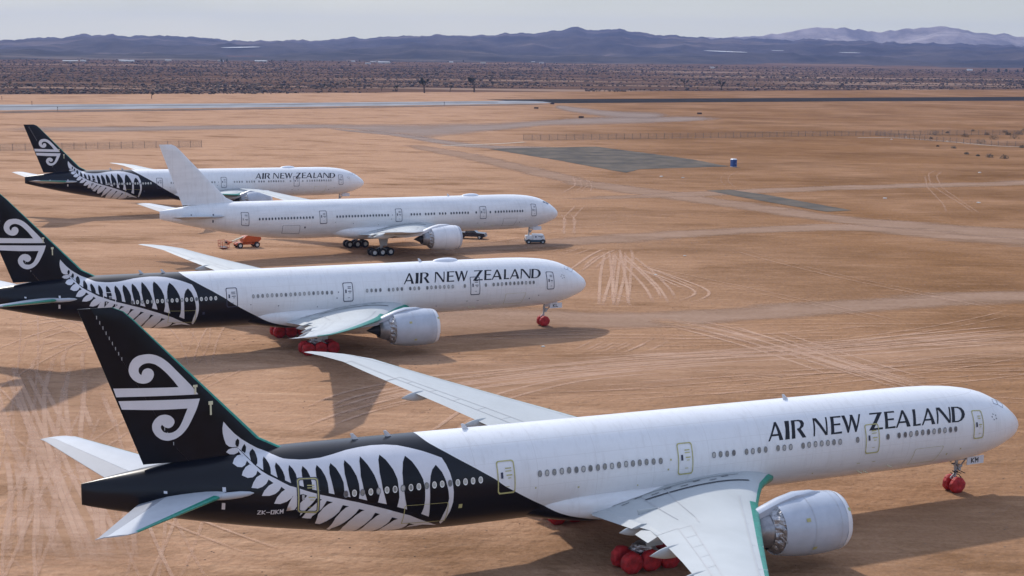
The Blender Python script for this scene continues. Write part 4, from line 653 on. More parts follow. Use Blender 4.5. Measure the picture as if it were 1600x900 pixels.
def build_airliner(a, label, opts):
    X, Y, th = a
    root = empty('airliner', (X, Y, gz(Y-34*sin(th))), pi+th)
    tag(root, label, 'airliner', opts.get('group', 'airliners parked side by side on the sand'))
    liv = opts['livery']; edge = 'teal' if opts['film'] else 'grey'
    bodym = M['livery'] if liv else M['plainwhite']; finm = M['black'] if liv else M['plainwhite']
    link('fuselage', C(('fus', liv), lambda: fuselage_me(bodym)), root)
    link('belly_fairing', C(('fair', liv), lambda: fairing_me(bodym)), root)
    fin = link('vertical_stabilizer', C(('fin', liv, edge), lambda: fin_me(finm, M[edge] if liv else finm)), root)
    link('rudder', C(('rud', liv), lambda: rudder_me(finm, M['teal'] if liv else finm)), fin)
    if liv: link('koru_emblem', C('koru', koru_me), fin)
    if liv:
        link('fern_emblem', C('fern', fern_me), root)
        for i0, i1 in ((0, 3), (3, 6), (6, 13)): link('lettering', C(('let', i0), lambda: lettering_me(i0, i1)), root)
    if opts.get('reg'): link('registration', C('reg', registration_me), root)
    if liv:
        for x, z, hh in ((65.82, 13.28, .55), (64.92, 11.9, .85)):
            mb = MB(); y0 = hfin(x, z)+.005; mb.box(x-.05, x+.05, y0, y0+.06, z, z+hh*.75); mb.box(x-.13, x+.13, y0, y0+.07, z+hh*.75+.002, z+hh); mb.build('covered_vent' if False else 'tail_tag', M['tag'], fin)
        mb = MB()
        for i in range(26):
            z = 10.2+i*.32; x = finle(z)+.705*(finte(z)-finle(z)); w = hfin(x, z)
            if not (9.9 < z < 11.2 or 15.4 < z < 18.6): continue
            mb.box(x-.02, x+.02, w+.003, w+.012, z, z+.2)
        mb.build('hinge_line', M['panel'], fin)
    for s_ in (-1, 1):
        w = link('wing', C(('wing', s_, edge), lambda: wing_me(s_, edge)), root)
        link('panel_lines', C(('wl', s_), lambda: strip_me('panel_lines', wing_lines(), s_, M['panel'])), w)
        link('gap_seals', C(('ws', s_), lambda: strip_me('gap_seals', wing_seals(), s_, M['dline'])), w)
        link('flap', C(('flap', s_, 1), lambda: flap_me(s_, 8.6, 11.0, .87, radians(16), 1.7)), w)
        link('flap', C(('flap', s_, 0), lambda: flap_me(s_, 3.5, 8.3, .93, radians(5), 1.15)), w)
        WS[0] = s_
        for i, (y, x0, x1) in enumerate(((7.8, 37.5, 40.5), (14.4, 38.9, 42.1), (21.2, 41.4, 44.5))):
            link('flap_track_fairing', C(('can', s_, i), lambda: canoe_me(s_, y, x0, x1, wbot((x0+x1)/2, y)-.18, .36)), w)
        en = link('engine_nacelle', C(('nac', s_, opts['nac']), lambda: nacelle_me(s_, M[opts['nac']])), root)
        link('core_cowl', C(('core', s_), lambda: core_me(s_)), en)
        link('exhaust_plug', C(('plug', s_), lambda: plug_me(s_)), en)
        link('foil_wrap', C(('foil', s_), lambda: foilwrap_me(s_)), en)
        link('intake_cover', C(('icov', s_, opts['nac']), lambda: cover_me(s_, M['nacellew'] if opts['nac'] != 'nacellew' else M['nacelle'])), en)
        mb = MB(); o = (EX, s_*EY, EZ)
        for t, r in ((1.0, 2.057), (3.1, 2.085)): mb.lathe([(t, r), (t+.03, r)], o, 'x', 64)
        mb.build('cowl_seams', M['panel'], en)
        link('pylon', C(('pyl', s_, opts['nac']), lambda: pylon_me(s_, M[opts['nac']])), root)
        hs = link('horizontal_stabilizer', C(('hs', s_, edge), lambda: stab_me(s_, M[edge], 'stab')), root)
        link('elevator', C(('el', s_, edge), lambda: stab_me(s_, M['stab'], 'elev')), hs)
        mb = MB()
        mb.lathe([(0, .02), (.25, .12), (.8, .2), (1.6, .22), (3.0, .14), (4.5, .02)], (62.9, s_*2.55, 7.36), 'x', 16); mb.build('root_fairing', M['stab'], hs, True)
    # white marks beside the tailplane root
    mb = MB(); f = decal_map(.02)
    rect_add(mb, 64.56, 64.76, -5.4, -4.75, f); rect_add(mb, 64.50, 64.70, -3.75, -3.35, f); rect_add(mb, 67.9, 68.1, -4.2, -3.9, f)
    mb.build('trim_scale', M['decal'] if liv else M['outline'], root)
    # doors
    for i, d in enumerate(DOORS):
        if opts['tape']: ol, inner = 'tape', ('decal' if i == 4 else None)
        else: ol, inner = ('decal' if liv and i == 4 else 'outline'), None
        dr = link('door', C(('door', i, ol, inner), lambda: door_me(d, 'tape' if inner else ('decal' if (i == 4 and liv) else ol), 'outline' if inner else None)), root)
        link('door_handle', C(('dh', i), lambda: handle_me(d, 'outline' if i != 4 else 'strut')), dr)
        link('door_placard', C(('dp', i, ol), lambda: placard_me(d, 'tape' if opts['tape'] else ('outline' if i < 4 else ol))), dr)
    if opts['covers']:
        mb = MB()
        for px_, pz in ((28.35, 3.95), (27.75, 1.95), (25.0, 4.2)):
            rr = lin(px_-EX, [0, .25, .7, 1.3, 2.2, 3.1, 4.0, 4.7], [1.72, 1.94, 2.01, 2.07, 2.09, 2.06, 1.97, 1.86])+.025; a0 = asin((pz-EZ)/rr)
            V_ = [(px_+dx, EY+rr*cos(a0+da), EZ+rr*sin(a0+da)) for dx, da in ((-.16, -.06), (.16, -.06), (.16, .06), (-.16, .06))]; mb.add(V_, [(0, 1, 2, 3)])
        mb.build('tape_patch', M['tape'], en)
    link('cargo_door', C(('cg0', opts['tape'], liv), lambda: cargo_me(9.85, 12.6, -7.3, -5.68, .35, 'tape' if liv else 'outline', .035)), root)
    link('cargo_door', C(('cg1', opts['tape'], liv), lambda: cargo_me(50.35, 53.35, -7.1, -5.52, .0, 'tape' if liv else 'outline', .05)), root)
    # windows
    for x, h in DIG['win']:
        if not liv and (23.9 < x < 25.2 and False): continue
        dark = liv and x > 47.2
        on_fern = dark and any(abs(x-k) < .2 for k in ONF)
        key = 'w1' if (dark and not on_fern) else ('w2' if liv else 'w3')
        rv = int(abs(sin(x*91.7+Y))*10)
        if key == 'w2' and rv < 3: key = 'w2a'
        elif key == 'w2' and rv > 7: key = 'w2b'
        elif key == 'w1' and rv < 3: key = 'w1a'
        me = C(key, lambda: window_me(*{'w1': ('ringl', 'panelit'), 'w1a': ('ringl', 'pane'), 'w2': ('ring', 'pane'), 'w2a': ('ring', 'pane2'), 'w2b': ('ring', 'pane3'), 'w3': ('ring', 'paned')}[key]))
        o = link('window', me, root); p = surf(x, h); n = surfn(x, h)
        zx = Vector((1, 0, 0)); zx = (zx-n*zx.dot(n)).normalized(); up = zx.cross(n)
        if up.z < 0: up = -up
        Mx = Matrix((zx, n, up)).transposed().to_4x4(); Mx.translation = p+n*.042; o.matrix_local = Mx
    # cockpit windows
    cw = [[(1.95, -.35), (2.75, -.30), (2.95, -1.15), (2.3, -1.35)], [(2.35, -1.45), (3.0, -1.25), (3.35, -2.15), (2.85, -2.35)], [(3.1, -1.30), (3.75, -1.55), (3.95, -2.2), (3.45, -2.2)]]
    for s_ in (-1, 1):
        for i, q in enumerate(cw): link('cockpit_window', C(('ck', i, s_, opts['cock']), lambda: cockpit_me(s_, q, opts['cock'])), root)
    if liv:
        mb = MB(); f = decal_map(.01)
        for k in range(5):
            a = 2*pi*k/5; cx, ch = 4.55+.26*cos(a), -3.65+.26*sin(a)
            mb.add([f(cx+.11*cos(b+a), ch+.11*sin(b+a)) for b in (0, 2.1, 4.2)], [(0, 1, 2)])
        mb.build('alliance_emblem', M['ring'], root)
    # small service panels and marks low on the body
    mb = MB(); f = decal_map(.012)
    for x, h, w, hh in ((21.5, -6.9, .12, .12), (17.6, -6.4, .3, .05), (16.2, -6.4, .3, .05), (29.0, -6.3, .1, .1), (44.2, -5.2, .1, .1), (41.0, -5.5, .14, .1), (36.4, -5.9, .1, .1), (8.0, -6.2, .12, .12), (9.2, -6.6, .1, .2), (34.1, -5.0, .12, .12), (33.9, -4.35, .12, .12), (49.5, -5.9, .25, .3)):
        rect_add(mb, x-w/2, x+w/2, h-hh/2, h+hh/2, f)
    mb.build('service_panels', M['tape'] if opts['tape'] else M['outline'], root)
    mb = MB()
    for x, h in ((17.2, -7.4), (16.6, -7.5), (14.6, -7.1)):
        p = surf(x, h); mb.tube(p, p+Vector((-.25, .25, -.12)), .05, .03, 6)
    mb.build('probe', M['tag'], root)
    for x in opts['blades']:
        t = sec(x)[0]; link('antenna', C('blade', blade_me), root, (x, 0, t-.02))
    if opts.get('dome'): link('satellite_dome', C('dome', dome_me), root, (opts['dome'], 0, sec(opts['dome'])[0]+.02))
    # nose gear
    ng = MB(); ng.tube((5.9, 0, .6), (5.75, 0, 3.0), .11, .14, 12); ng.tube((5.9, -.5, .58), (5.9, .5, .58), .09, n=10); ng.tube((5.6, 0, 1.7), (4.5, 0, 2.9), .06, n=8); ng.tube((5.88, 0, 1.5), (6.3, 0, 1.15), .05, n=6); ng.tube((6.3, 0, 1.15), (5.93, 0, .8), .05, n=6)
    ng.box(5.55, 5.75, -.3, .3, 1.75, 1.95); ng.tube((5.78, -.28, 2.1), (5.5, -.28, 2.1), .12, n=10); ng.tube((5.78, .28, 2.1), (5.5, .28, 2.1), .12, n=10)
    g = link('nose_gear', C('ng', lambda: ng.me('nose_gear', M['strut'], True, 40)), root)
    for y in (-.42, .42):
        if opts['covers']: link('wheel_cover', C(('rc', .62, y), lambda: redcover_me(.64, .50, 3+y*9)), g, (5.9, y, .60))
        else: link('wheel', C(('wh', .55), lambda: wheel_me(.55, .38)), g, (5.9, y, .55))
    for s_ in (-1, 1):
        mb = MB(); mb.box(3.6, 5.3, s_*.62-.025, s_*.62+.025, 2.22, 2.86); dd = mb.build('gear_door', M['white'], g)
    if opts['doorcode']:
        mb = MB(); strokes(opts['doorcode'], .26, .34, .14, .075, lambda u, v: Vector((4.85-u, .655, 2.38+v)), mb); mb.build('gear_door_code', M['ink'], g)
    if opts['wires']:
        rnd = random.Random(5); mb = MB()
        for _ in range(22):
            z = rnd.uniform(1.4, 2.6); p = Vector((rnd.uniform(5.5, 6.1), rnd.uniform(-.3, .4), z)); mb.tube(p, p+Vector((rnd.uniform(-.5, .3), rnd.uniform(-.3, .4), rnd.uniform(-.25, .2))), .035, n=5)
        mb.build('foil_strips', M['darkmetal'], g)
    # main gear
    for s_ in (-1, 1):
        mg = MB(); y = s_*5.49
        mg.tube((37.0, y, 1.0), (36.9, y, 4.0), .22, .27, 14); mg.box(35.4, 38.8, y-.16, y+.16, .56, .86, .05)
        for ax in (-1.45, 0, 1.45): mg.tube((37.11+ax, y-.72, .67), (37.11+ax, y+.72, .67), .1, n=10)
        mg.tube((37.0, y, 1.6), (36.6, y-s_*2.2, 3.2), .1, n=8); mg.tube((37.1, y, 1.5), (38.4, y, .95), .07, n=8)
        mg.tube((36.9, y, 1.6), (35.0, y-s_*.6, 3.3), .09, n=8); mg.tube((37.0, y, 1.3), (35.8, y, .95), .07, n=8)
        g = link('main_gear', C(('mg', s_), lambda: mg.me('main_gear', M['strut'], True, 40)), root)
        for ax in (-1.45, 0, 1.45):
            for q in (-.70, .70):
                if opts['covers']: link('wheel_cover', C(('rc', ax, q), lambda: redcover_me(.73, .62, ax*5+q*7)), g, (37.11+ax, y+q, .70))
                else: link('wheel', C(('wh', .67), lambda: wheel_me(.67, .50)), g, (37.11+ax, y+q, .67))
        mb = MB(); yy = s_*6.35
        mb.prism([(36.15, 4.35), (38.35, 4.35), (37.9, 3.1), (37.55, 1.75), (36.35, 1.75), (36.2, 2.6)], yy-.04, yy+.04)
        mb.build('gear_door', M['strut'] if not liv else M['wing'], g)
        if opts['covers']:
            mb = MB(); mb.lathe([(-.9, .05), (-.8, .35), (-.3, .5), (.3, .45), (.7, .32), (.9, .05)], (0, 0, 0), 'x', 22)
            mb.V = [tuple(Vector(v)*(1+.55*mnoise.noise(Vector(v)*3.3+Vector((s_, 0, 0))))+Vector((37.5, y+s_*.1, 1.5))) for v in mb.V]
            mb.build('foil_wrap', M['foil'], g)
    return root

ONF = [57.2, 56.13, 55.08, 53.48, 51.88, 50.28]
pl = [(40.4803, 114.4257, 0.436), (9.2447, 183.157, 0.455), (8.0338, 265.2934, 0.4941), (-33.4401, 326.9778, 0.4715)]
o1 = dict(livery=True, film=True, tape=True, covers=True, nac='nacelle', cock='white', reg=True, blades=[55.67, 53.42, 22.46, 48.0], dome=None, doorcode='KM', wires=True)
o2 = dict(livery=True, film=True, tape=False, covers=True, nac='nacelle', cock='white', blades=[55.6, 53.2, 22.6], dome=19.2, doorcode='KL', wires=False)
o3 = dict(livery=False, film=False, tape=False, covers=False, nac='nacellew', cock='paned', blades=[22.0], dome=17.6, doorcode='', wires=False)
o4 = dict(livery=True, film=True, tape=False, covers=False, nac='nacelle', cock='white', blades=[55.6, 53.2], dome=17.6, doorcode='', wires=False)
build_airliner(pl[0], 'nearest airliner, black fern tail, yellow tape around its doors, ZK-OKM behind', o1)
build_airliner(pl[1], 'second black-tailed airliner, red wheel covers, its nose ahead of the crossing tyre tracks', o2)
build_airliner(pl[2], 'all white airliner without titles, white tail, standing on bare black tyres', o3)
build_airliner(pl[3], 'farthest black-tailed airliner, behind the all white one', o4)

# ------------------------------------------------------------------ ground
def mixn(t, a, b, f, blend='MIX'):
    x = t.nodes.new('ShaderNodeMix'); x.data_type = 'RGBA'; x.blend_type = blend
    for s_, v in (('A', a), ('B', b)):
        if isinstance(v, tuple): x.inputs[s_].default_value = (*v, 1)
        else: t.links.new(v, x.inputs[s_])
    if isinstance(f, (int, float)): x.inputs['Factor'].default_value = f
    else: t.links.new(f, x.inputs['Factor'])
    return x.outputs['Result']
def noisen(t, vec, scale, detail=6, lo=.35, hi=.65, stretch=None, rough=.6, rz=0, dist=0):
    if stretch or rz:
        mpn = t.nodes.new('ShaderNodeMapping'); mpn.inputs['Scale'].default_value = stretch or (1, 1, 1); mpn.inputs['Rotation'].default_value = (0, 0, rz); t.links.new(vec, mpn.inputs[0]); vec = mpn.outputs[0]
    n = t.nodes.new('ShaderNodeTexNoise'); n.inputs['Scale'].default_value = scale; n.inputs['Detail'].default_value = detail; n.inputs['Roughness'].default_value = rough; n.inputs['Distortion'].default_value = dist
    t.links.new(vec, n.inputs['Vector'])
    r = t.nodes.new('ShaderNodeMapRange'); r.inputs['From Min'].default_value = lo; r.inputs['From Max'].default_value = hi; t.links.new(n.outputs['Fac'], r.inputs['Value'])
    return r.outputs['Result']
def sand_nodes(m, base, dark, pale, clod):
    t = m.node_tree; b = t.nodes['Principled BSDF']; b.inputs['Roughness'].default_value = 1; b.inputs['Specular IOR Level'].default_value = 0
    tcn = t.nodes.new('ShaderNodeTexCoord'); v = tcn.outputs['Object']
    c = mixn(t, base, pale, noisen(t, v, .012, 5, .42, .66))
    c = mixn(t, c, dark, noisen(t, v, .022, 9, .45, .70, (1, 1.4, 1), rz=.5))
    c = mixn(t, c, pale, noisen(t, v, .05, 8, .55, .80, (.45, 1.5, 1), rz=-.35))
    sx_ = t.nodes.new('ShaderNodeSeparateXYZ'); t.links.new(v, sx_.inputs[0]); wx = noisen(t, v, .012, 5, 0, 1)
    w1 = t.nodes.new('ShaderNodeMath'); w1.operation = 'MULTIPLY_ADD'; w1.inputs[1].default_value = 120; t.links.new(wx, w1.inputs[0]); t.links.new(sx_.outputs['X'], w1.inputs[2])
    w2 = t.nodes.new('ShaderNodeMapRange'); w2.inputs['From Min'].default_value = 125; w2.inputs['From Max'].default_value = 30; w2.inputs['To Max'].default_value = .7; t.links.new(w1.outputs[0], w2.inputs['Value'])
    c = mixn(t, c, (.53, .34, .225), w2.outputs['Result'])
    c = mixn(t, c, clod, noisen(t, v, 1.3, 6, .66, .76, rough=.7))
    c = mixn(t, c, dark, noisen(t, v, .055, 10, .50, .72, (.55, 1.3, 1), rz=.25, rough=.72))
    c = mixn(t, c, clod, noisen(t, v, .30, 9, .60, .74, (.8, 1.1, 1), rz=.1, rough=.75))
    c = mixn(t, c, pale, noisen(t, v, .11, 10, .54, .74, (.4, 1.5, 1), rz=-.12, rough=.75))
    fine = noisen(t, v, 2.6, 6, .25, .75, rough=.75)
    c = mixn(t, c, (.30, .30, .30), fine, 'SOFT_LIGHT')
    c = mixn(t, c, (.75, .75, .75), noisen(t, v, .45, 6, .5, .8, (.35, 1.6, 1), rz=.2), 'SOFT_LIGHT')
    n2 = t.nodes.new('ShaderNodeTexNoise'); n2.inputs['Scale'].default_value = 1.1; n2.inputs['Detail'].default_value = 7; t.links.new(v, n2.inputs['Vector'])
    bp = t.nodes.new('ShaderNodeBump'); bp.inputs['Strength'].default_value = .8; bp.inputs['Distance'].default_value = .4
    t.links.new(n2.outputs['Fac'], bp.inputs['Height']); t.links.new(bp.outputs['Normal'], b.inputs['Normal'])
    return t, b, v, c
gm = bpy.data.materials.new('desert_sand'); gm.use_nodes = True
t, b, v, c = sand_nodes(gm, (.262, .142, .071), (.185, .099, .049), (.36, .215, .128), (.21, .125, .075))
# beyond the cleared airfield the soil is browner and scrubby; the line between runs parallel to the runway
s = t.nodes.new('ShaderNodeSeparateXYZ'); t.links.new(v, s.inputs[0])
ma = t.nodes.new('ShaderNodeMath'); ma.operation = 'MULTIPLY_ADD'; ma.inputs[1].default_value = -.593; t.links.new(s.outputs['X'], ma.inputs[0]); t.links.new(s.outputs['Y'], ma.inputs[2])
wob = noisen(t, v, .01, 4, 0, 1)
ma2 = t.nodes.new('ShaderNodeMath'); ma2.operation = 'MULTIPLY_ADD'; ma2.inputs[1].default_value = 70; t.links.new(wob, ma2.inputs[0]); t.links.new(ma.outputs[0], ma2.inputs[2])
mr = t.nodes.new('ShaderNodeMapRange'); mr.inputs['From Min'].default_value = 1222; mr.inputs['From Max'].default_value = 1242; t.links.new(ma2.outputs[0], mr.inputs['Value'])
sc = mixn(t, (.135, .082, .058), (.08, .049, .038), noisen(t, v, .006, 8, .4, .62, (.5, 2, 1)))
sc = mixn(t, sc, (.27, .185, .135), noisen(t, v, .004, 8, .54, .62, (.35, 2.8, 1), rz=.5))
c = mixn(t, c, sc, mr.outputs['Result'])
t.links.new(c, b.inputs['Base Color'])
def axis_lines(lo, hi, near, steps):
    L_ = [lo]; 
    while L_[-1] < hi:
        x = L_[-1]; d = max(near, abs(x)*steps); L_.append(min(hi, x+d))
    return L_
ys = [-400, -200, -60, 0, 30]+[30+i*6 for i in range(1, 80)]
while ys[-1] < 12300: ys.append(ys[-1]*1.06)
xs = sorted(set([0]+[s_*x for s_ in (-1, 1) for x in (40, 80, 130, 200, 300, 450, 700, 1000, 1500, 2300, 3500, 5500, 8500)]))
V = [(x, y, gz(y)) for y in ys for x in xs]; nx = len(xs)
F = [(j*nx+i, j*nx+i+1, (j+1)*nx+i+1, (j+1)*nx+i) for j in range(len(ys)-1) for i in range(nx-1)]
gnd = link('ground', mesh('ground', V, F, gm, None, True)); tag(gnd, kind='structure')
# height of the ground MESH (linear between its rows), so that sheets lie exactly above it
def gm_z(y):
    import bisect
    i = min(len(ys)-2, max(0, bisect.bisect_right(ys, y)-1)); a, b_ = ys[i], ys[i+1]
    return gz(a)+(gz(b_)-gz(a))*(y-a)/(b_-a)
def soft_mat(name, col, col2, alpha, nscale, edge=1.0, stretch=None, grit=.0, rz=0):
    m = bpy.data.materials.new(name); m.use_nodes = True; t = m.node_tree; b = t.nodes['Principled BSDF']; b.inputs['Roughness'].default_value = 1; b.inputs['Specular IOR Level'].default_value = 0
    tcn = t.nodes.new('ShaderNodeTexCoord'); v = tcn.outputs['Object']
    c = mixn(t, col, col2, noisen(t, v, .10, 10, .38, .62, (.4, 1.7, 1), rz=.2, rough=.7)); c = mixn(t, c, (.3, .3, .3), noisen(t, v, 1.8, 7, .3, .7, rough=.7), 'SOFT_LIGHT')
    t.links.new(c, b.inputs['Base Color'])
    at = t.nodes.new('ShaderNodeAttribute'); at.attribute_name = 'fade'
    n = noisen(t, v, nscale, 7, .25, .75, stretch, .7, rz)
    a1 = t.nodes.new('ShaderNodeMath'); a1.operation = 'MULTIPLY_ADD'; a1.inputs[1].default_value = edge; a1.inputs[2].default_value = 0; t.links.new(at.outputs['Fac'], a1.inputs[0])
    a2 = t.nodes.new('ShaderNodeMath'); a2.operation = 'MULTIPLY_ADD'; a2.inputs[1].default_value = -(edge-1+grit); t.links.new(n, a2.inputs[0]); t.links.new(a1.outputs[0], a2.inputs[2])
    a3 = t.nodes.new('ShaderNodeMath'); a3.operation = 'MULTIPLY'; a3.use_clamp = True; a3.inputs[1].default_value = 1
    a4 = t.nodes.new('ShaderNodeClamp'); t.links.new(a2.outputs[0], a4.inputs[0]); t.links.new(a4.outputs[0], a3.inputs[0]); a3.inputs[1].default_value = alpha
    t.links.new(a3.outputs[0], b.inputs['Alpha'])
    return m
def resample(P, step):
    Q = [P[0]]
    for a, b in zip(P, P[1:]):
        d = math.hypot(b[0]-a[0], b[1]-a[1]); k = max(1, int(d/step))
        for i in range(1, k+1): Q.append((a[0]+(b[0]-a[0])*i/k, a[1]+(b[1]-a[1])*i/k))
    return Q
def smooth(P, k=3):
    for _ in range(k): P = [P[0]]+[((a[0]+2*b[0]+c_[0])/4, (a[1]+2*b[1]+c_[1])/4) for a, b, c_ in zip(P, P[1:], P[2:])]+[P[-1]]
    return P
def at(P, n):
    """n points evenly spaced along the polyline"""
    S = [0]
    for a, b in zip(P, P[1:]): S.append(S[-1]+math.hypot(b[0]-a[0], b[1]-a[1]))
    R = []; j = 0
    for i in range(n):
        s_ = S[-1]*i/(n-1)
        while j < len(P)-2 and S[j+1] < s_: j += 1
        u = (s_-S[j])/max(1e-9, S[j+1]-S[j]); R.append((P[j][0]+(P[j+1][0]-P[j][0])*u, P[j][1]+(P[j+1][1]-P[j][1])*u))
    return R
def band(name, U, Lw, mat, z, label=None, endfade=True, step=4, cols=(0, .12, .3, .5, .7, .88, 1)):
    n = max(8, int(sum(math.hypot(b[0]-a[0], b[1]-a[1]) for a, b in zip(U, U[1:]))/step))
    A, B = smooth(at(U, n), 4), smooth(at(Lw, n), 4); V = []; fa = []
    for i in range(n):
        for c_ in cols:
            x, y = A[i][0]*(1-c_)+B[i][0]*c_, A[i][1]*(1-c_)+B[i][1]*c_; V.append((x, y, gm_z(y)+z))
            f = min(1, min(c_, 1-c_)/.4); e = min(1, min(i, n-1-i)/max(1, n*.08)) if endfade else 1; fa.append(f*e)
    m_ = len(cols); F = [(i*m_+j, i*m_+j+1, (i+1)*m_+j+1, (i+1)*m_+j) for i in range(n-1) for j in range(m_-1)]
    me = mesh(name, V, F, mat); at_ = me.attributes.new('fade', 'FLOAT', 'POINT'); at_.data.foreach_set('value', fa)
    return link(name, me)
road = soft_mat('packed_grey_dirt', (.43, .295, .215), (.35, .235, .165), .80, .07, 2.3, (.6, 1.6, 1), .3, .3)
taxi = soft_mat('worn_pale_asphalt', (.40, .32, .275), (.33, .26, .22), .75, .05, 1.5, None, .1)
lite = soft_mat('driven_over_sand', (.54, .345, .225), (.42, .26, .16), .75, .22, 1.5, (.4, 2.2, 1), .5, .5)
for i, (U, Lw) in enumerate(GD['band']):
    o = band('dirt_road' if i not in (4, 5, 6) else 'taxiway', U, Lw, taxi if i in (4, 5, 6) else road, .010+.004*i); tag(o, kind='structure')
for i, (U, Lw) in enumerate(GD['lite']):
    o = band('path', U, Lw, lite, .045+.004*i); tag(o, kind='structure')
# runway: pale concrete, then newer black asphalt
conc = pmat('runway_concrete', (.30, .30, .31), .9, spec=.05, var=.3, scale=.05, stretch=(1, .2, 1))
asph = pmat('black_asphalt', (.042, .040, .040), 1, spec=0, var=.3, scale=.05)
def sheet(name, U, Lw, mat, z, n=40):
    A, B = at(U, n), at(Lw, n); V = []
    for p, q in zip(A, B): V += [(p[0], p[1], gm_z(p[1])+z), (q[0], q[1], gm_z(q[1])+z)]
    return link(name, mesh(name, V, [(2*i, 2*i+1, 2*i+3, 2*i+2) for i in range(n-1)], mat))
tag(sheet('runway', GD['runU'], GD['runL'], conc, .06), kind='structure')
tag(sheet('runway', GD['darkU'], GD['darkL'], asph, .05), kind='structure')
rl = []
A, B = at(GD['runU'], 60), at(GD['runL'], 60)
ab = pmat('rubber_stained_concrete', (.16, .165, .175), .9, spec=.05, var=.3, scale=.04)
tag(sheet('runway_centre_strip', [(a[0]*.66+b_[0]*.34, a[1]*.66+b_[1]*.34) for a, b_ in zip(A[:52], B[:52])], [(a[0]*.50+b_[0]*.50, a[1]*.50+b_[1]*.50) for a, b_ in zip(A[:52], B[:52])], ab, .075, 60), kind='structure')
shoulder = soft_mat('runway_shoulder', (.24, .185, .155), (.19, .155, .14), .8, .05, 1.5, None, .4)
tag(band('runway_shoulder', GD['runL'], [(x+12, y-45+i*5) for i, (x, y) in enumerate(GD['runL'])], shoulder, .035), kind='structure')
# asphalt pads
pad = pmat('weathered_grey_asphalt', (.092, .086, .078), .95, spec=.0, col2=(.16, .135, .11), scale=.12)
padm = MB()
for k, P in enumerate(GD['pad']):
    Q = resample(P+[P[0]], 3)[:-1]; Q = [(x+mnoise.noise(Vector((x*.3, y*.3, 0)))*.6, y+mnoise.noise(Vector((y*.3, x*.3, 5)))*.6) for x, y in Q]
    mb = MB(); tess([Q], 6, 6, lambda x, y: Vector((x, y, gm_z(y)+.055)), mb)
    o = mb.build('pavement', pad); tag(o, kind='structure')
wt = pmat('pale_gravel', (.50, .42, .34), .9, var=.2, scale=.4)
for P in GD['white']:
    Q = smooth(resample(P, 5), 3); mb = MB(); V = []
    for i, (x, y) in enumerate(Q):
        a, b_ = Q[max(0, i-1)], Q[min(len(Q)-1, i+1)]; d = math.hypot(b_[0]-a[0], b_[1]-a[1]); nx_, ny_ = -(b_[1]-a[1])/d*.8, (b_[0]-a[0])/d*.8
        V += [(x+nx_, y+ny_, gm_z(y)+.06), (x-nx_, y-ny_, gm_z(y)+.06)]
    mb.add(V, [(2*i, 2*i+1, 2*i+3, 2*i+2) for i in range(len(Q)-1)]); tag(mb.build('track', wt), kind='structure')
# tyre tracks: pairs of pressed, paler lines
tm = soft_mat('pressed_tyre_track', (.66, .46, .34), (.58, .39, .28), .62, .5, 1.5, (.3, 2, 1), .45)
V = []; F = []; fa = []
def add_track(Q, w, z, st=1.):
    o = len(V); n = len(Q)
    for i, (x, y) in enumerate(Q):
        a, b_ = Q[max(0, i-1)], Q[min(n-1, i+1)]; d = math.hypot(b_[0]-a[0], b_[1]-a[1]) or 1; nx_, ny_ = -(b_[1]-a[1])/d, (b_[0]-a[0])/d
        e = min(1, min(i, n-1-i)/6)*st
        for c_, f in ((-1, 0), (-.45, 1), (.45, 1), (1, 0)): V.append((x+nx_*w*c_, y+ny_*w*c_, gm_z(y)+z)); fa.append(f*e)
    for i in range(n-1):
        for j in range(3): F.append((o+i*4+j, o+i*4+j+1, o+(i+1)*4+j+1, o+(i+1)*4+j))
rnd = random.Random(3)
k = 0
for P in GD['track']:
    Q = smooth(resample(P, 1.5), 12); 
    far = P[0][1]
    for off in (-1.0, 1.0) if far < 400 else (0,):
        R = []
        for i, (x, y) in enumerate(Q):
            a, b_ = Q[max(0, i-1)], Q[min(len(Q)-1, i+1)]; d = math.hypot(b_[0]-a[0], b_[1]-a[1]) or 1
            wv = .12*mnoise.noise(Vector((i*.05, k, 0))); R.append((x-(b_[1]-a[1])/d*(off+wv), y+(b_[0]-a[0])/d*(off+wv)))
        add_track(R, .34 if far < 200 else .36, .055+.00012*k, rnd.uniform(.8, 1) if far < 300 else rnd.uniform(.50, .75)); k += 1
# many fainter wandering passes around the parking rows
for i in range(70):
    if i < 36:
        x, y = rnd.uniform(-62, -28), rnd.uniform(92, 150); a = rnd.uniform(1.55, 2.1)+(pi if rnd.random() < .5 else 0); n = rnd.randint(30, 80)
    elif i < 60:
        x, y = rnd.uniform(-20, 30), rnd.uniform(140, 175); a = rnd.uniform(.1, .5); n = rnd.randint(30, 70)
    else:
        x, y = rnd.uniform(-20, 60), rnd.uniform(200, 420); a = rnd.uniform(0, 6.3); n = rnd.randint(30, 70)
    cur = rnd.uniform(-.012, .012); Q = []
    for j in range(n): Q.append((x, y)); x += cos(a)*1.3; y += sin(a)*1.3; a += cur
    for off in (-1, 1):
        R = [(q[0]-(b_[1]-a_[1])/1.3*off*.5, q[1]+(b_[0]-a_[0])/1.3*off*.5) for a_, q, b_ in zip(Q, Q[1:], Q[2:])]
        if len(R) > 4: add_track(R, .2, .055+.00012*k, rnd.uniform(.45, .8)); k += 1
me = mesh('tyre_tracks', V, F, tm); a_ = me.attributes.new('fade', 'FLOAT', 'POINT'); a_.data.foreach_set('value', fa)
tt = link('tyre_tracks', me); tag(tt, 'pale crossing tyre tracks pressed into the sand between the airliners', 'tyre tracks', kind='stuff')
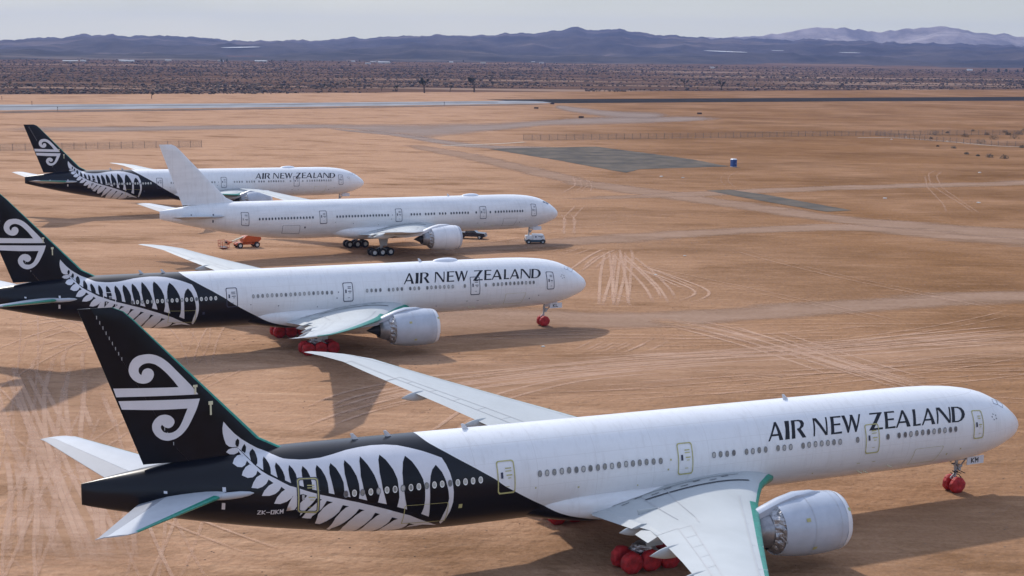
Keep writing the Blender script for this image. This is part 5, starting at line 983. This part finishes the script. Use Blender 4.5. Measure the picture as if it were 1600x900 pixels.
# loose clods and small heaps of turned earth
def blob(mb, x, y, z, r, rz_=1., n=6, seed=0):
    bm = bmesh.new(); bmesh.ops.create_icosphere(bm, subdivisions=1, radius=1)
    V_ = []
    for v in bm.verts:
        k_ = 1+.45*mnoise.noise(v.co*1.7+Vector((seed*1.31, seed*.7, seed)))
        V_.append((x+v.co.x*r*k_, y+v.co.y*r*k_, z+v.co.z*r*rz_*k_))
    mb.add(V_, [tuple(v.index for v in f.verts) for f in bm.faces]); bm.free()
clodm = pmat('turned_earth', (.31, .195, .125), .95, var=.4, scale=1)
mb = MB(); rnd = random.Random(11)
for cx, cy_, rx, ry, n in ((26, 268, 14, 9, 150), (-6, 156, 8, 4, 60), (16, 153, 12, 5, 90), (60, 330, 10, 6, 40), (-22, 205, 10, 8, 60), (40, 156, 20, 8, 60), (-18, 250, 10, 5, 40), (52, 176, 4, 3, 20)):
    for _ in range(n):
        x, y = rnd.gauss(cx, rx*.5), rnd.gauss(cy_, ry*.6); r = rnd.uniform(.04, .15); blob(mb, x, y, gm_z(y), r, .5, seed=rnd.random()*50)
for _ in range(3200):
    x, y = rnd.uniform(-85, 100), 82+rnd.random()**1.5*260; d_ = math.hypot(x, y)
    if mnoise.noise(Vector((x*.05, y*.05, 2))) < -.05: continue
    blob(mb, x, y, gm_z(y), rnd.uniform(.03, .075)*(1+d_/300), .6, seed=rnd.random()*50)
tag(mb.build('earth_clods', clodm), 'scattered brown clods of turned earth on the sand', 'clods', kind='stuff')

# ------------------------------------------------------------------ desert scrub beyond the runway
def scrub_edge(x): return lin(x, *EDGE)
EDGE = ([p[0] for p in GD['scrubedge']], [p[1] for p in GD['scrubedge']])
bushm = []
for nm, c1, c2 in (('creosote_bush', (.032, .021, .018), (.055, .036, .028)), ('dry_bush', (.10, .066, .048), (.15, .10, .072))):
    bushm.append(pmat(nm, c1, .95, col2=c2, scale=.15))
import array
rnd = random.Random(21); V = []; F = []; I = []
base = []
bm = bmesh.new(); bmesh.ops.create_icosphere(bm, subdivisions=1, radius=1); bv = [v.co.copy() for v in bm.verts]; bf = [tuple(v.index for v in f.verts) for f in bm.faces]; bm.free()
N_BUSH = 26000; placed = 0
while placed < N_BUSH:
    d = 930*((3400/930)**(rnd.random()**1.15)); an = radians(rnd.uniform(-23, 23)); x, y = d*sin(an), d*cos(an)
    e = scrub_edge(x)
    if y < e+2: continue
    dens = .5+.9*mnoise.noise(Vector((x*.004, y*.006, 1)))
    if -175 < x < 60 and y < e+60+90*(1+mnoise.noise(Vector((x*.02, 3, 3)))): dens -= .75
    if x > 90 and y < e+70: dens += .6
    if mnoise.noise(Vector((x*.0022, y*.012, 9))) > .22: dens -= .8
    if mnoise.noise(Vector((x*.02, y*.02, 4))) > .35: dens -= .5
    if y < e+14+22*mnoise.noise(Vector((x*.03, 0, 2))): continue
    if rnd.random() > dens+.35: continue
    r = min(2.3, math.exp(rnd.gauss(-.35, .42)))*(1+.25*(d > 1800)); hz = rnd.uniform(.5, .85); z = gm_z(y)
    o = len(V); q = rnd.random()*99
    for v in bv:
        k_ = 1+.5*mnoise.noise(v*1.9+Vector((q, q, 0))); V.append((x+v.x*r*k_, y+v.y*r*k_, z+max(-.2, (v.z+.4)*r*hz*k_)))
    F += [tuple(i+o for i in f) for f in bf]; I += [1 if rnd.random() < .3 else 0]*len(bf); placed += 1
sb = link('desert_scrub', mesh('desert_scrub', V, F, bushm, I)); tag(sb, 'low dark creosote scrub covering the plain beyond the runway', 'scrub', kind='stuff')

# individual bushes by the fence on the right: twigs and small leaves
leafm = pmat('desert_bush_leaf', (.085, .070, .045), .9, col2=(.16, .125, .085), scale=1.5)
def bush_me(seed, r, h):
    rn = random.Random(seed); mb = MB()
    for i in range(14):
        a = rn.uniform(0, 2*pi); l = rn.uniform(.5, 1)*r; mb.tube((0, 0, 0), (l*cos(a)*.8, l*sin(a)*.8, h*rn.uniform(.5, 1)), .03, .01, 4, False)
    for i in range(260):
        a = rn.uniform(0, 2*pi); q = rn.random()**.5*r; z = h*rn.random()*(1-.55*(q/r)**2)+.02; p = Vector((q*cos(a), q*sin(a), z)); s_ = rn.uniform(.07, .17)
        u = Vector((rn.gauss(0, 1), rn.gauss(0, 1), rn.gauss(0, 1))).normalized(); w_ = u.orthogonal().normalized()
        mb.add([p-u*s_, p+w_*s_*.6, p+u*s_, p-w_*s_*.6], [(0, 1, 2, 3)])
    return mb.me('desert_bush', leafm)
order = sorted(GD['bush'])
for i, (x, y, hpx) in enumerate(order):
    wd = hpx*y/2290; o = link('desert_bush', bush_me(i % 6+1, wd*.75, wd*.8), None, (x, y, gm_z(y)-.03)); o.rotation_euler = (0, 0, i*1.7)
    size = 'large' if hpx >= 10 else ('small' if hpx <= 5 else 'middling'); 
    tag(o, 'dry brown desert bush near the fence at the right edge, number %s from the left' % ('one two three four five six seven eight nine ten eleven twelve thirteen fourteen fifteen sixteen seventeen eighteen nineteen twenty'.split()[i]), 'bush', 'dry bushes by the fence at right')
    o['label'] = '%s dry bush by the fence at right, %s from the left' % (size, 'first second third fourth fifth sixth seventh eighth ninth tenth eleventh twelfth thirteenth fourteenth fifteenth sixteenth seventeenth eighteenth nineteenth last'.split()[i])

# joshua trees
barkm = pmat('joshua_bark', (.10, .075, .055), .95, var=.4, scale=3)
spikem = pmat('joshua_leaves', (.035, .045, .022), .8, var=.4, scale=2)
def joshua(x, y, h, seed, label):
    rn = random.Random(seed); root = empty('joshua_tree', (x, y, gm_z(y)-.05)); tag(root, label, 'tree', 'joshua trees at the edge of the scrub')
    tb = MB(); cb = MB(); tips = []
    top = Vector((rn.uniform(-.3, .3), 0, h*.42)); tb.tube((0, 0, 0), top, h*.055, h*.04, 8)
    for i in range(6 if h > 7 else 4):
        a = rn.uniform(0, 2*pi); e = Vector((cos(a)*h*rn.uniform(.15, .28), sin(a)*h*rn.uniform(.15, .28), h*rn.uniform(.12, .3))); p = top+e; tb.tube(top-Vector((0, 0, .1)), p, h*.032, h*.024, 6)
        for j in range(2):
            a2 = a+rn.uniform(-.9, .9); q = p+Vector((cos(a2)*h*rn.uniform(.05, .14), sin(a2)*h*rn.uniform(.05, .14), h*rn.uniform(.04, .2))); tb.tube(p, q, h*.022, h*.016, 6); tips.append(q); tips.append((p+q)/2)
    for q in tips:
        for _ in range(46):
            u = Vector((rn.gauss(0, 1), rn.gauss(0, 1), rn.gauss(.15, 1))).normalized(); s_ = h*rn.uniform(.07, .14); w_ = u.orthogonal().normalized()*h*.017
            cb.add([q-w_, q+w_, q+u*s_], [(0, 1, 2)])
    tb.build('trunk', barkm, root); cb.build('crown', spikem, root)
jl = sorted(GD['jt'])
ordn = 'first second third fourth fifth sixth seventh eighth ninth tenth eleventh twelfth thirteenth fourteenth fifteenth sixteenth seventeenth eighteenth nineteenth twentieth twenty-first last'.split()
for i, (x, y, hp) in enumerate(jl):
    h = hp*y/2290*(1.45 if hp >= 17 else 1.2); big = 'tall bushy' if hp >= 17 else ('medium' if hp >= 9 else 'small thin')
    joshua(x, y, h, i+2, '%s joshua tree beyond the runway, %s from the left' % (big, ordn[min(i, 21)]))

# ------------------------------------------------------------------ mountains
def px_az(px): return math.atan((px-800)/2290)
RIDGE = [(-900, 66), (-600, 58), (-300, 62), (0, 63), (60, 60), (100, 59.5), (135, 55.5), (150, 57), (180, 55.5), (215, 58), (240, 57.5), (285, 58), (305, 57), (330, 60), (360, 63.5), (375, 62.5), (430, 64.5), (455, 63), (490, 64.5), (515, 62), (535, 61), (550, 57), (560, 60), (600, 57), (645, 55), (665, 56), (700, 54.5), (720, 56), (790, 53.5), (850, 51), (865, 47), (895, 43.5), (925, 48), (955, 44.5), (985, 52), (1050, 57), (1110, 60), (1180, 61.5), (1300, 65), (1400, 68), (1500, 71), (1600, 73), (1900, 76), (2500, 80)]
FAR = [(700, 80), (900, 66), (1000, 61), (1110, 60), (1180, 57), (1230, 50), (1262, 44), (1285, 48), (1310, 45.5), (1365, 53.5), (1400, 47.5), (1420, 48), (1450, 44.5), (1510, 54), (1545, 57), (1600, 62), (1700, 60), (1800, 66), (2100, 70), (2500, 66)]
def hz_y(px): return 74.1+(px-800)*.012868
def mountain(name, prof, df, dr, db, mat, px0, px1, step, seed, rough, foot=None, rows=46, hump=1.6):
    V = []; F = []; X0 = [p[0] for p in prof]; Y0 = [p[1] for p in prof]; cols = int((px1-px0)/step)+1
    for j in range(rows):
        s_ = j/(rows-8) if j < rows-8 else 1+(j-(rows-8))/7.
        for i in range(cols):
            px = px0+i*step; az = px_az(px); D = dr; H = 34.6+(hz_y(px)-lin(px, X0, Y0))*D/2290*cos(az)**-1
            f = df(px) if callable(df) else df
            if s_ <= 1: d = f+(dr-f)*s_; z = -1.5+(H+1.5)*(s_**hump)
            else: d = dr+(db-dr)*(s_-1); z = H-(H+10)*(s_-1)
            d2 = d+ (0 if j == 0 else 260*mnoise.noise(Vector((px*.006, seed, s_*2))))
            x, y = d2*sin(az), d2*cos(az)
            am = rough*max(0, sin(pi*min(1, s_)**1.0)) if s_ <= 1 else 0
            r_ = abs(mnoise.noise(Vector((x*.0016, y*.0007, seed))))*1.0+abs(mnoise.noise(Vector((x*.005, y*.002, seed+4))))*.5+abs(mnoise.noise(Vector((x*.014, y*.006, seed+8))))*.22
            z += (am*(.45-r_)) if s_ < 1 else -5*(s_-1)
            if s_ > .55 and s_ <= 1.2: z += rough*.13*(1-abs(s_-1)/.45 if s_ < 1 else 1)*(mnoise.noise(Vector((px*.055, seed, 0)))*1.3+mnoise.noise(Vector((px*.16, seed, 7)))*.7)
            V.append((x, y, z))
    F = [(j*cols+i, j*cols+i+1, (j+1)*cols+i+1, (j+1)*cols+i) for j in range(rows-1) for i in range(cols-1)]
    o = link(name, mesh(name, V, F, mat, None, True)); tag(o, kind='structure'); return o
def rock_mat(name, a, b_, c3):
    m = bpy.data.materials.new(name); m.use_nodes = True; t = m.node_tree; b = t.nodes['Principled BSDF']; b.inputs['Roughness'].default_value = 1; b.inputs['Specular IOR Level'].default_value = .05
    v = t.nodes.new('ShaderNodeTexCoord').outputs['Object']
    c = mixn(t, a, b_, noisen(t, v, .0032, 9, .42, .58, (1, .35, 1), .75)); c = mixn(t, c, c3, noisen(t, v, .0012, 9, .54, .64, (.5, 1.8, 1), .75))
    c = mixn(t, c, (.35, .35, .35), noisen(t, v, .012, 8, .4, .7, (1, .4, 1), .7), 'SOFT_LIGHT')
    t.links.new(c, b.inputs['Base Color']); return m
mountain('hills', RIDGE, lambda px: 3000+(px/1600)*900, 7600, 8700, rock_mat('haze_tinted_shrub_rock', (.014, .016, .022), (.058, .050, .050), (.14, .11, .095)), -700, 2400, 4, 3.3, 62)  # dark shrub rock with some blue of the haze put into its colour
mountain('mountains', FAR, 8000, 9600, 10200, rock_mat('pale_granite', (.14, .125, .12), (.30, .26, .24), (.42, .37, .33)), 600, 2400, 7, 9.1, 90)

# pale dry lake beds and solar fields on the far slope
lakem = pmat('pale_lakebed', (.42, .43, .44), .8, var=.15, scale=.005)
dg = bpy.context.evaluated_depsgraph_get()
def hill_ray(px, py):
    u = (px-800)/2290.27; v_ = (450-py)/2290.27
    d = cam.matrix_world.to_3x3() @ Vector((u, v_, -1)); o = Vector((0, 0, 34.63)); hit, loc, nrm, idx, ob, mx_ = SC.ray_cast(dg, o, d.normalized())
    return loc if hit else None
bpy.context.view_layer.update(); dg = bpy.context.evaluated_depsgraph_get()
for k, (xa, ya, xb, yb, th_) in enumerate(((345, 75.8, 407, 74.6, 1.3), (1100, 80.2, 1168, 83.3, 1.4), (1310, 83.0, 1345, 84.0, .9), (1205, 80.0, 1225, 80.4, .8))):
    pts = []
    for i in range(13):
        f = i/12; px = xa+(xb-xa)*f; py = ya+(yb-ya)*f; tpr = max(.15, sin(pi*f)**.4)*th_*.5
        a, b_ = hill_ray(px, py-tpr), hill_ray(px, py+tpr)
        if a and b_: pts.append((a, b_))
    if len(pts) > 3:
        V = []
        for a, b_ in pts: V += [a+Vector((0, 0, 3)), b_+Vector((0, 0, 3))]
        o = link('dry_lake', mesh('dry_lake', V, [(2*i, 2*i+1, 2*i+3, 2*i+2) for i in range(len(pts)-1)], lakem)); tag(o, kind='structure')

# ------------------------------------------------------------------ far settlement
wallm = [pmat('pale_stucco', (.5, .48, .45), .8), pmat('tan_stucco', (.34, .27, .21), .8), pmat('white_siding', (.6, .6, .6), .7)]
roofm = [pmat('pale_roof', (.36, .37, .39), .8), pmat('brown_roof', (.16, .12, .10), .8)]
rn = random.Random(5)
def house(x, y, w, d, h, i, label):
    root = empty('house' if w < 22 else 'hangar', (x, y, gm_z(y)), rn.uniform(-.3, .3)); tag(root, label, 'house' if w < 22 else 'hangar', 'buildings far across the plain')
    mb = MB(); mb.box(-w/2, w/2, -d/2, d/2, 0, h); mb.build('wall', wallm[i % 3], root)
    mb = MB(); o = .5; 
    V_ = [(-w/2-o, -d/2-o, h), (w/2+o, -d/2-o, h), (w/2+o, d/2+o, h), (-w/2-o, d/2+o, h), (-w/2-o, 0, h+d*.16), (w/2+o, 0, h+d*.16)]
    mb.add(V_, [(0, 1, 5, 4), (2, 3, 4, 5), (0, 4, 3), (1, 2, 5), (0, 3, 2, 1)]); mb.build('roof', roofm[0 if w > 22 else i % 2], root)
    mb = MB(); mb.box(-w*.1, w*.06, -d/2-.05, -d/2, .01, min(h*.7, 2.2)); mb.build('door', M['strut'], root)
fl = sorted(GD['far'])
nums = 'first second third fourth fifth sixth seventh eighth ninth tenth eleventh twelfth thirteenth fourteenth fifteenth sixteenth seventeenth eighteenth nineteenth twentieth last'.split()
for i, (x, y) in enumerate(fl):
    big = i in (1, 3, 6, 12); w = rn.uniform(22.5, 26) if big else rn.uniform(7, 11); h = 2.6 if big else 2.4
    house(x, y, w, min(8, w*.6), h, i, '%s far away below the hills, %s building from the left' % ('long pale hangar' if big else 'tiny low house', nums[i]))
treem = pmat('distant_tree_foliage', (.028, .045, .022), .9, var=.4, scale=.3)
def ftree(x, y, h, seed, label):
    rn2 = random.Random(seed); root = empty('tree', (x, y, gm_z(y))); tag(root, label, 'tree', 'trees around the far buildings')
    mb = MB(); mb.tube((0, 0, 0), (0, 0, h*.5), h*.05, h*.03, 6); mb.build('trunk', barkm, root)
    mb = MB()
    for _ in range(26):
        a = rn2.uniform(0, 2*pi); r = rn2.random()**.5*h*.42; z = h*rn2.uniform(.3, .92); s_ = h*rn2.uniform(.08, .17); blob(mb, r*cos(a)*(1.15-z/h), r*sin(a)*(1.15-z/h), z, s_, .8, seed=rn2.random()*40)
    mb.build('crown', treem, root)
for i, ((x, y), hp) in enumerate(sorted((tuple(p), h) for p, h in GD['ftree'])):
    ftree(x, y, hp*y/2290, i+60, 'dark tree far across the plain below the hills, number %d from the left' % (i+1))
tn = [o for o in SC.objects if o.name.startswith('tree') and o.parent is None]
ORD = 'first second third fourth fifth sixth seventh eighth ninth tenth eleventh twelfth thirteenth fourteenth fifteenth sixteenth seventeenth eighteenth nineteenth twentieth twenty-first twenty-second twenty-third twenty-fourth twenty-fifth twenty-sixth twenty-seventh twenty-eighth twenty-ninth thirtieth'.split()
for i, o in enumerate(sorted(tn, key=lambda o: o.location.x/o.location.y)): o['label'] = 'dark tree far away below the hills, %s from the left' % ORD[min(i, 29)]

# ------------------------------------------------------------------ chain link fences
wirem = bpy.data.materials.new('chain_link'); wirem.use_nodes = True; t = wirem.node_tree; b = t.nodes['Principled BSDF']; b.inputs['Base Color'].default_value = (.16, .15, .14, 1); b.inputs['Roughness'].default_value = .7
v = t.nodes.new('ShaderNodeTexCoord').outputs['UV']
prev = None
for rz_ in (pi/4, -pi/4):
    mpn = t.nodes.new('ShaderNodeMapping'); mpn.inputs['Rotation'].default_value = (0, 0, rz_); t.links.new(v, mpn.inputs[0])
    wv = t.nodes.new('ShaderNodeTexWave'); wv.inputs['Scale'].default_value = 3.2; t.links.new(mpn.outputs[0], wv.inputs['Vector'])
    g_ = t.nodes.new('ShaderNodeMath'); g_.operation = 'GREATER_THAN'; g_.inputs[1].default_value = .955; t.links.new(wv.outputs['Fac'], g_.inputs[0])
    if prev is None: prev = g_.outputs[0]
    else:
        mxx = t.nodes.new('ShaderNodeMath'); mxx.operation = 'MAXIMUM'; t.links.new(prev, mxx.inputs[0]); t.links.new(g_.outputs[0], mxx.inputs[1]); t.links.new(mxx.outputs[0], b.inputs['Alpha'])
postm = pmat('fence_post_steel', (.20, .165, .135), .9)
def fence(P, sp, h, label):
    Q = resample(P, sp); 
    n = max(2, min(96, int(sum(math.hypot(b_[0]-a[0], b_[1]-a[1]) for a, b_ in zip(P, P[1:]))/sp))); Q = at(P, n)
    root = empty('chain_link_fence', (Q[0][0], Q[0][1], gm_z(Q[0][1]))); tag(root, label, 'fence'); o0 = root.location
    pm = MB(); pm.tube((0, 0, -.1), (0, 0, h), .085, n=6); pm.tube((0, 0, h), (0, -.25, h+.3), .03, n=5); pme = pm.me('post', postm)
    V_ = []; UVs = []
    s_ = 0
    for i, (x, y) in enumerate(Q):
        z = gm_z(y); link('post', pme, root, (x-o0.x, y-o0.y, z-o0.z))
        if i: s_ += math.hypot(x-Q[i-1][0], y-Q[i-1][1])
        V_ += [(x-o0.x, y-o0.y, z-o0.z+.03), (x-o0.x, y-o0.y, z-o0.z+h-.05)]; UVs += [(s_, 0), (s_, h)]
    me = mesh('wire_mesh', V_, [(2*i, 2*i+2, 2*i+3, 2*i+1) for i in range(len(Q)-1)], wirem); uv = me.uv_layers.new(name='UVMap')
    for lp in me.loops: uv.data[lp.index].uv = UVs[lp.vertex_index]
    link('wire_mesh', me, root)
    mb = MB()
    for zz in (h-.04, .35, h+.28):
        for a, b_ in zip(Q, Q[1:]): mb.tube((a[0]-o0.x, a[1]-o0.y, gm_z(a[1])-o0.z+zz), (b_[0]-o0.x, b_[1]-o0.y, gm_z(b_[1])-o0.z+zz), .022, n=4, caps=False)
    mb.build('rail_wire', postm, root)
fence(GD['fence'][0], 3.6, 2.3, 'chain link fence ending behind the farthest black tail, at the left')
fence(GD['fence'][1], 3.0, 2.2, 'long chain link fence across the sand behind the grey asphalt pad')
fence(GD['fence'][2], 3.2, 1.9, 'chain link fence running past the dry bushes at the right edge')

# ------------------------------------------------------------------ small things on the ground
bluep = pmat('blue_plastic', (.012, .075, .28), .45, var=.2, scale=2); whitep = pmat('white_plastic', (.7, .72, .74), .45)
tx, ty = GD['toilet']
tr = empty('portable_toilet', (tx, ty, gm_z(ty)+.07), .35); tag(tr, 'blue portable toilet with white roof at the corner of the grey pad', 'portable toilet')
mb = MB(); mb.box(-.75, .75, -.75, .75, .12, 2.25, .05); mb.build('cabin', bluep, tr)
mb = MB(); mb.box(-.8, .8, -.8, .8, -.05, .12, .03); mb.build('base', M['strut'], tr)
mb = MB(); mb.add([(-.8, -.8, 2.25), (.8, -.8, 2.25), (.8, .8, 2.25), (-.8, .8, 2.25), (-.55, -.55, 2.5), (.55, -.55, 2.5), (.55, .55, 2.5), (-.55, .55, 2.5)], [(0, 1, 5, 4), (1, 2, 6, 5), (2, 3, 7, 6), (3, 0, 4, 7), (4, 5, 6, 7), (0, 3, 2, 1)]); mb.build('roof', whitep, tr)
mb = MB(); mb.box(-.45, .45, -.79, -.752, .2, 2.1, .01); dr = mb.build('door', pmat('darker_blue_plastic', (.008, .05, .20), .45), tr)
mb = MB(); mb.box(.28, .36, -.84, -.792, 1.0, 1.2, .01); mb.build('handle', whitep, dr)

# orange boom lift
orange = pmat('orange_paint', (.50, .085, .015), .45, var=.25, scale=2)
(lx0, ly0), (lx1, ly1) = GD['lift']
la = atan2(ly1-ly0, lx1-lx0)
lr = empty('boom_lift', (lx1-.8, ly1-2.2, gm_z(ly1-2)), radians(28)); tag(lr, 'orange boom lift with folded white boom and lowered basket, behind the white tail', 'boom lift')
mb = MB(); mb.box(-1.9, 1.9, -.75, .75, .55, .95, .08); mb.box(-2.1, -1.7, -.9, .9, .5, .8, .05); mb.box(1.7, 2.1, -.9, .9, .5, .8, .05); mb.build('chassis', orange, lr)
for sx in (-1.5, 1.5):
    for sy in (-1.05, 1.05): link('wheel', C(('wh', .5), lambda: wheel_me(.5, .36, 24)), lr, (sx, sy, .5))
mb = MB(); mb.prism([(-.9, 1.0), (1.9, 1.0), (2.3, 1.4), (2.2, 2.0), (1.2, 2.25), (-.3, 2.1), (-.9, 1.6)], -.95, .95); mb.build('turret', orange, lr)
mb = MB(); mb.tube((.9, 0, 2.35), (-2.6, -.1, 1.15), .16, .14, 8); mb.tube((1.0, .25, 2.0), (1.0, .25, 2.5), .15, n=8); mb.tube((-.2, .2, 1.9), (-1.9, .1, 1.55), .07, n=6); mb.build('boom', pmat('cream_paint', (.62, .58, .45), .45), lr)
mb = MB(); mb.tube((-2.6, -.1, 1.15), (-3.5, -.1, .75), .12, n=8); mb.tube((-2.7, -.1, 1.1), (-3.5, -.1, 1.05), .06, n=6); mb.build('jib', orange, lr)
mb = MB()
bx0, bx1, by0, by1 = -4.7, -3.5, -1.25, 1.15
for z in (.28, .8, 1.35):
    for a, b_ in (((bx0, by0), (bx1, by0)), ((bx1, by0), (bx1, by1)), ((bx1, by1), (bx0, by1)), ((bx0, by1), (bx0, by0))): mb.tube((*a, z), (*b_, z), .045, n=6)
for x_ in (bx0, bx1):
    for y_ in (by0, 0, by1): mb.tube((x_, y_, .28), (x_, y_, 1.35), .045, n=6)
bk = mb.build('basket', orange, lr)
mb = MB(); mb.box(bx0, bx1, by0, by1, .24, .275); mb.box(-3.8, -3.5, -.4, .35, .9, 1.3, .03); mb.build('basket_floor', M['darkmetal'], bk)

# dark pickup truck
navy = pmat('navy_car_paint', (.004, .008, .020), .35, coat=.2); glass = pmat('car_glass', (.012, .02, .035), .12, coat=.3); 
tr = empty('pickup_truck', (-7.6, 267.8, gm_z(267)), radians(-12)); tag(tr, 'dark blue pickup truck parked behind the engine of the all white airliner', 'pickup truck')
mb = MB(); mb.prism([(-2.7, .45), (2.65, .45), (2.75, .75), (2.65, 1.08), (1.15, 1.2), (-2.72, 1.15), (-2.78, .6)], -.93, .93)
mb.build('body', navy, tr)
mb = MB(); V_ = [(-1.0, -.88, 1.15), (1.2, -.88, 1.18), (1.2, .88, 1.18), (-1.0, .88, 1.15), (-.85, -.72, 1.78), (.35, -.72, 1.82), (.35, .72, 1.82), (-.85, .72, 1.78)]
mb.add(V_, [(0, 1, 5, 4), (1, 2, 6, 5), (2, 3, 7, 6), (3, 0, 4, 7), (4, 5, 6, 7)]); mb.build('cab', navy, tr)
mb = MB()
def inset(q, k=.84, off=.012):
    q = [Vector(p) for p in q]; c_ = sum(q, Vector())/4; n_ = (q[1]-q[0]).cross(q[2]-q[0]).normalized()*off; return [c_+(p-c_)*k+n_ for p in q]
for f in ((0, 1, 5, 4), (1, 2, 6, 5), (2, 3, 7, 6), (3, 0, 4, 7)): mb.add(inset([V_[i] for i in f]), [(0, 1, 2, 3)])
mb.build('window', glass, tr)
for sx in (-1.75, 1.75):
    for sy in (-.86, .86): link('wheel', C(('wh', .40), lambda: wheel_me(.40, .28, 24)), tr, (sx, sy, .40))
for sy in (-.7, .7):
    mb = MB(); mb.box(2.62, 2.74, sy-.18, sy+.18, .82, .98, .02); mb.build('headlight', whitep, tr)
mb = MB(); mb.box(-2.55, -1.15, -.75, .75, 1.16, 1.17); mb.build('cargo_bed', M['darkmetal'], tr)
mb = MB(); mb.box(2.6, 2.85, -.9, .9, .42, .62, .05); mb.build('bumper', M['strut'], tr)

# aircraft tug
tgy = 261.9
tg = empty('aircraft_tug', (4.0, tgy, gm_z(tgy)), radians(8)); tag(tg, 'white aircraft tug with dark blue skirt at the nose wheel of the all white airliner', 'aircraft tug')
dk = pmat('dark_blue_skirt', (.015, .045, .075), .5)
mb = MB(); mb.box(-1.75, 1.8, -1.05, 1.05, .28, .72, .08); mb.build('chassis', dk, tg)
mb = MB(); mb.box(-1.72, -.50, -.98, .98, .72, 1.42, .10); mb.build('rear_deck', M['nacellew'], tg)
mb = MB(); mb.prism([(-.45, .73), (1.6, .73), (1.68, 1.1), (1.45, 1.62), (-.35, 1.68), (-.45, 1.6)], -.98, .98); mb.build('hood', M['nacellew'], tg)
mb = MB(); mb.box(-.1, .15, -1.0, -.985, 1.15, 1.4); mb.box(.45, 1.3, -1.0, -.985, 1.3, 1.38); mb.box(.9, 1.2, -1.0, -.985, 1.05, 1.15); mb.build('vents', M['outline'], tg)
for sx in (-1.25, 1.3):
    for sy in (-.95, .95): link('wheel', C(('wh', .42), lambda: wheel_me(.42, .3, 24)), tg, (sx, sy, .42))

# runway side signs and marker posts
sg = pmat('sign_dark', (.03, .015, .015), .6)
names = ['left of the bend of the taxiway', 'on the inside of the taxiway bend', 'at the tip of the pale taxiway', 'at the end of the pale runway']
for (x, y), nm_ in zip(GD['sign'], names):
    r_ = empty('airfield_sign', (x, y, gm_z(y))); tag(r_, 'small dark airfield sign standing '+nm_, 'sign')
    mb = MB(); mb.box(-1.3, 1.3, -.15, .15, .25, 1.15, .03); mb.build('panel', sg, r_)
    mb = MB(); mb.tube((-.9, 0, 0), (-.9, 0, .3), .05, n=6); mb.tube((.9, 0, 0), (.9, 0, .3), .05, n=6); mb.build('leg', postm, r_)
pn = ['beyond the runway above the farthest tail', 'this side of the runway above the farthest tail', 'at the left edge beyond the runway', 'in the scrub near the right edge', 'this side of the runway near the two tall joshua trees']
for (x, y), nm_ in zip(GD['post'], pn):
    r_ = empty('marker_post', (x, y, gm_z(y))); tag(r_, 'thin dark marker post '+nm_, 'post')
    mb = MB(); mb.box(-.25, .25, -.25, .25, 0, .12, .02); mb.build('foot', sg, r_)
    mb = MB(); mb.tube((0, 0, .12), (0, 0, 1.7), .12, n=6); mb.tube((0, 0, 1.7), (0, 0, 2.2), .22, .16, n=8); mb.build('shaft', sg, r_)
# stones and bits of pale litter
stm = pmat('pale_stone', (.66, .64, .60), .8, var=.2, scale=2)
so = ['farthest of the three by the gravel track', 'on the far side of the gravel track', 'by the dry bushes on the gravel track', 'below the corner of the grey asphalt pad', 'flat one near the right edge', 'right of the narrow asphalt strip', 'between dirt roads at right', 'left of the blue toilet below the pad', 'between the upper dirt roads', "in the shadow of the second airliner's nose", 'in the light on the sand right of the nose tracks']
for i, ((x, y), nm_) in enumerate(zip(GD['stone'], so)):
    mb = MB(); blob(mb, 0, 0, .05, .38 if y > 300 else .2, .45, seed=i*3.7); o = mb.build('stone', stm); o.location = (x, y, gm_z(y)+.02); o.scale = (1.5, 1, 1)
    tag(o, 'small pale stone, '+nm_, 'stone')

# ------------------------------------------------------------------ haze
hm = bpy.data.materials.new('haze_air'); hm.use_nodes = True; t = hm.node_tree; t.nodes.clear()
pv = t.nodes.new('ShaderNodeVolumePrincipled'); pv.inputs['Density'].default_value = 0.000056; pv.inputs['Color'].default_value = (.35, .45, .86, 1); pv.inputs['Anisotropy'].default_value = 0.2
om = t.nodes.new('ShaderNodeOutputMaterial'); t.links.new(pv.outputs[0], om.inputs['Volume'])
mb = MB(); mb.box(-8000, 8000, -500, 10600, -14, 240); hz = mb.build('haze', hm); tag(hz, 'thin blue dusty haze over the whole plain and the hills', 'haze', kind='stuff')
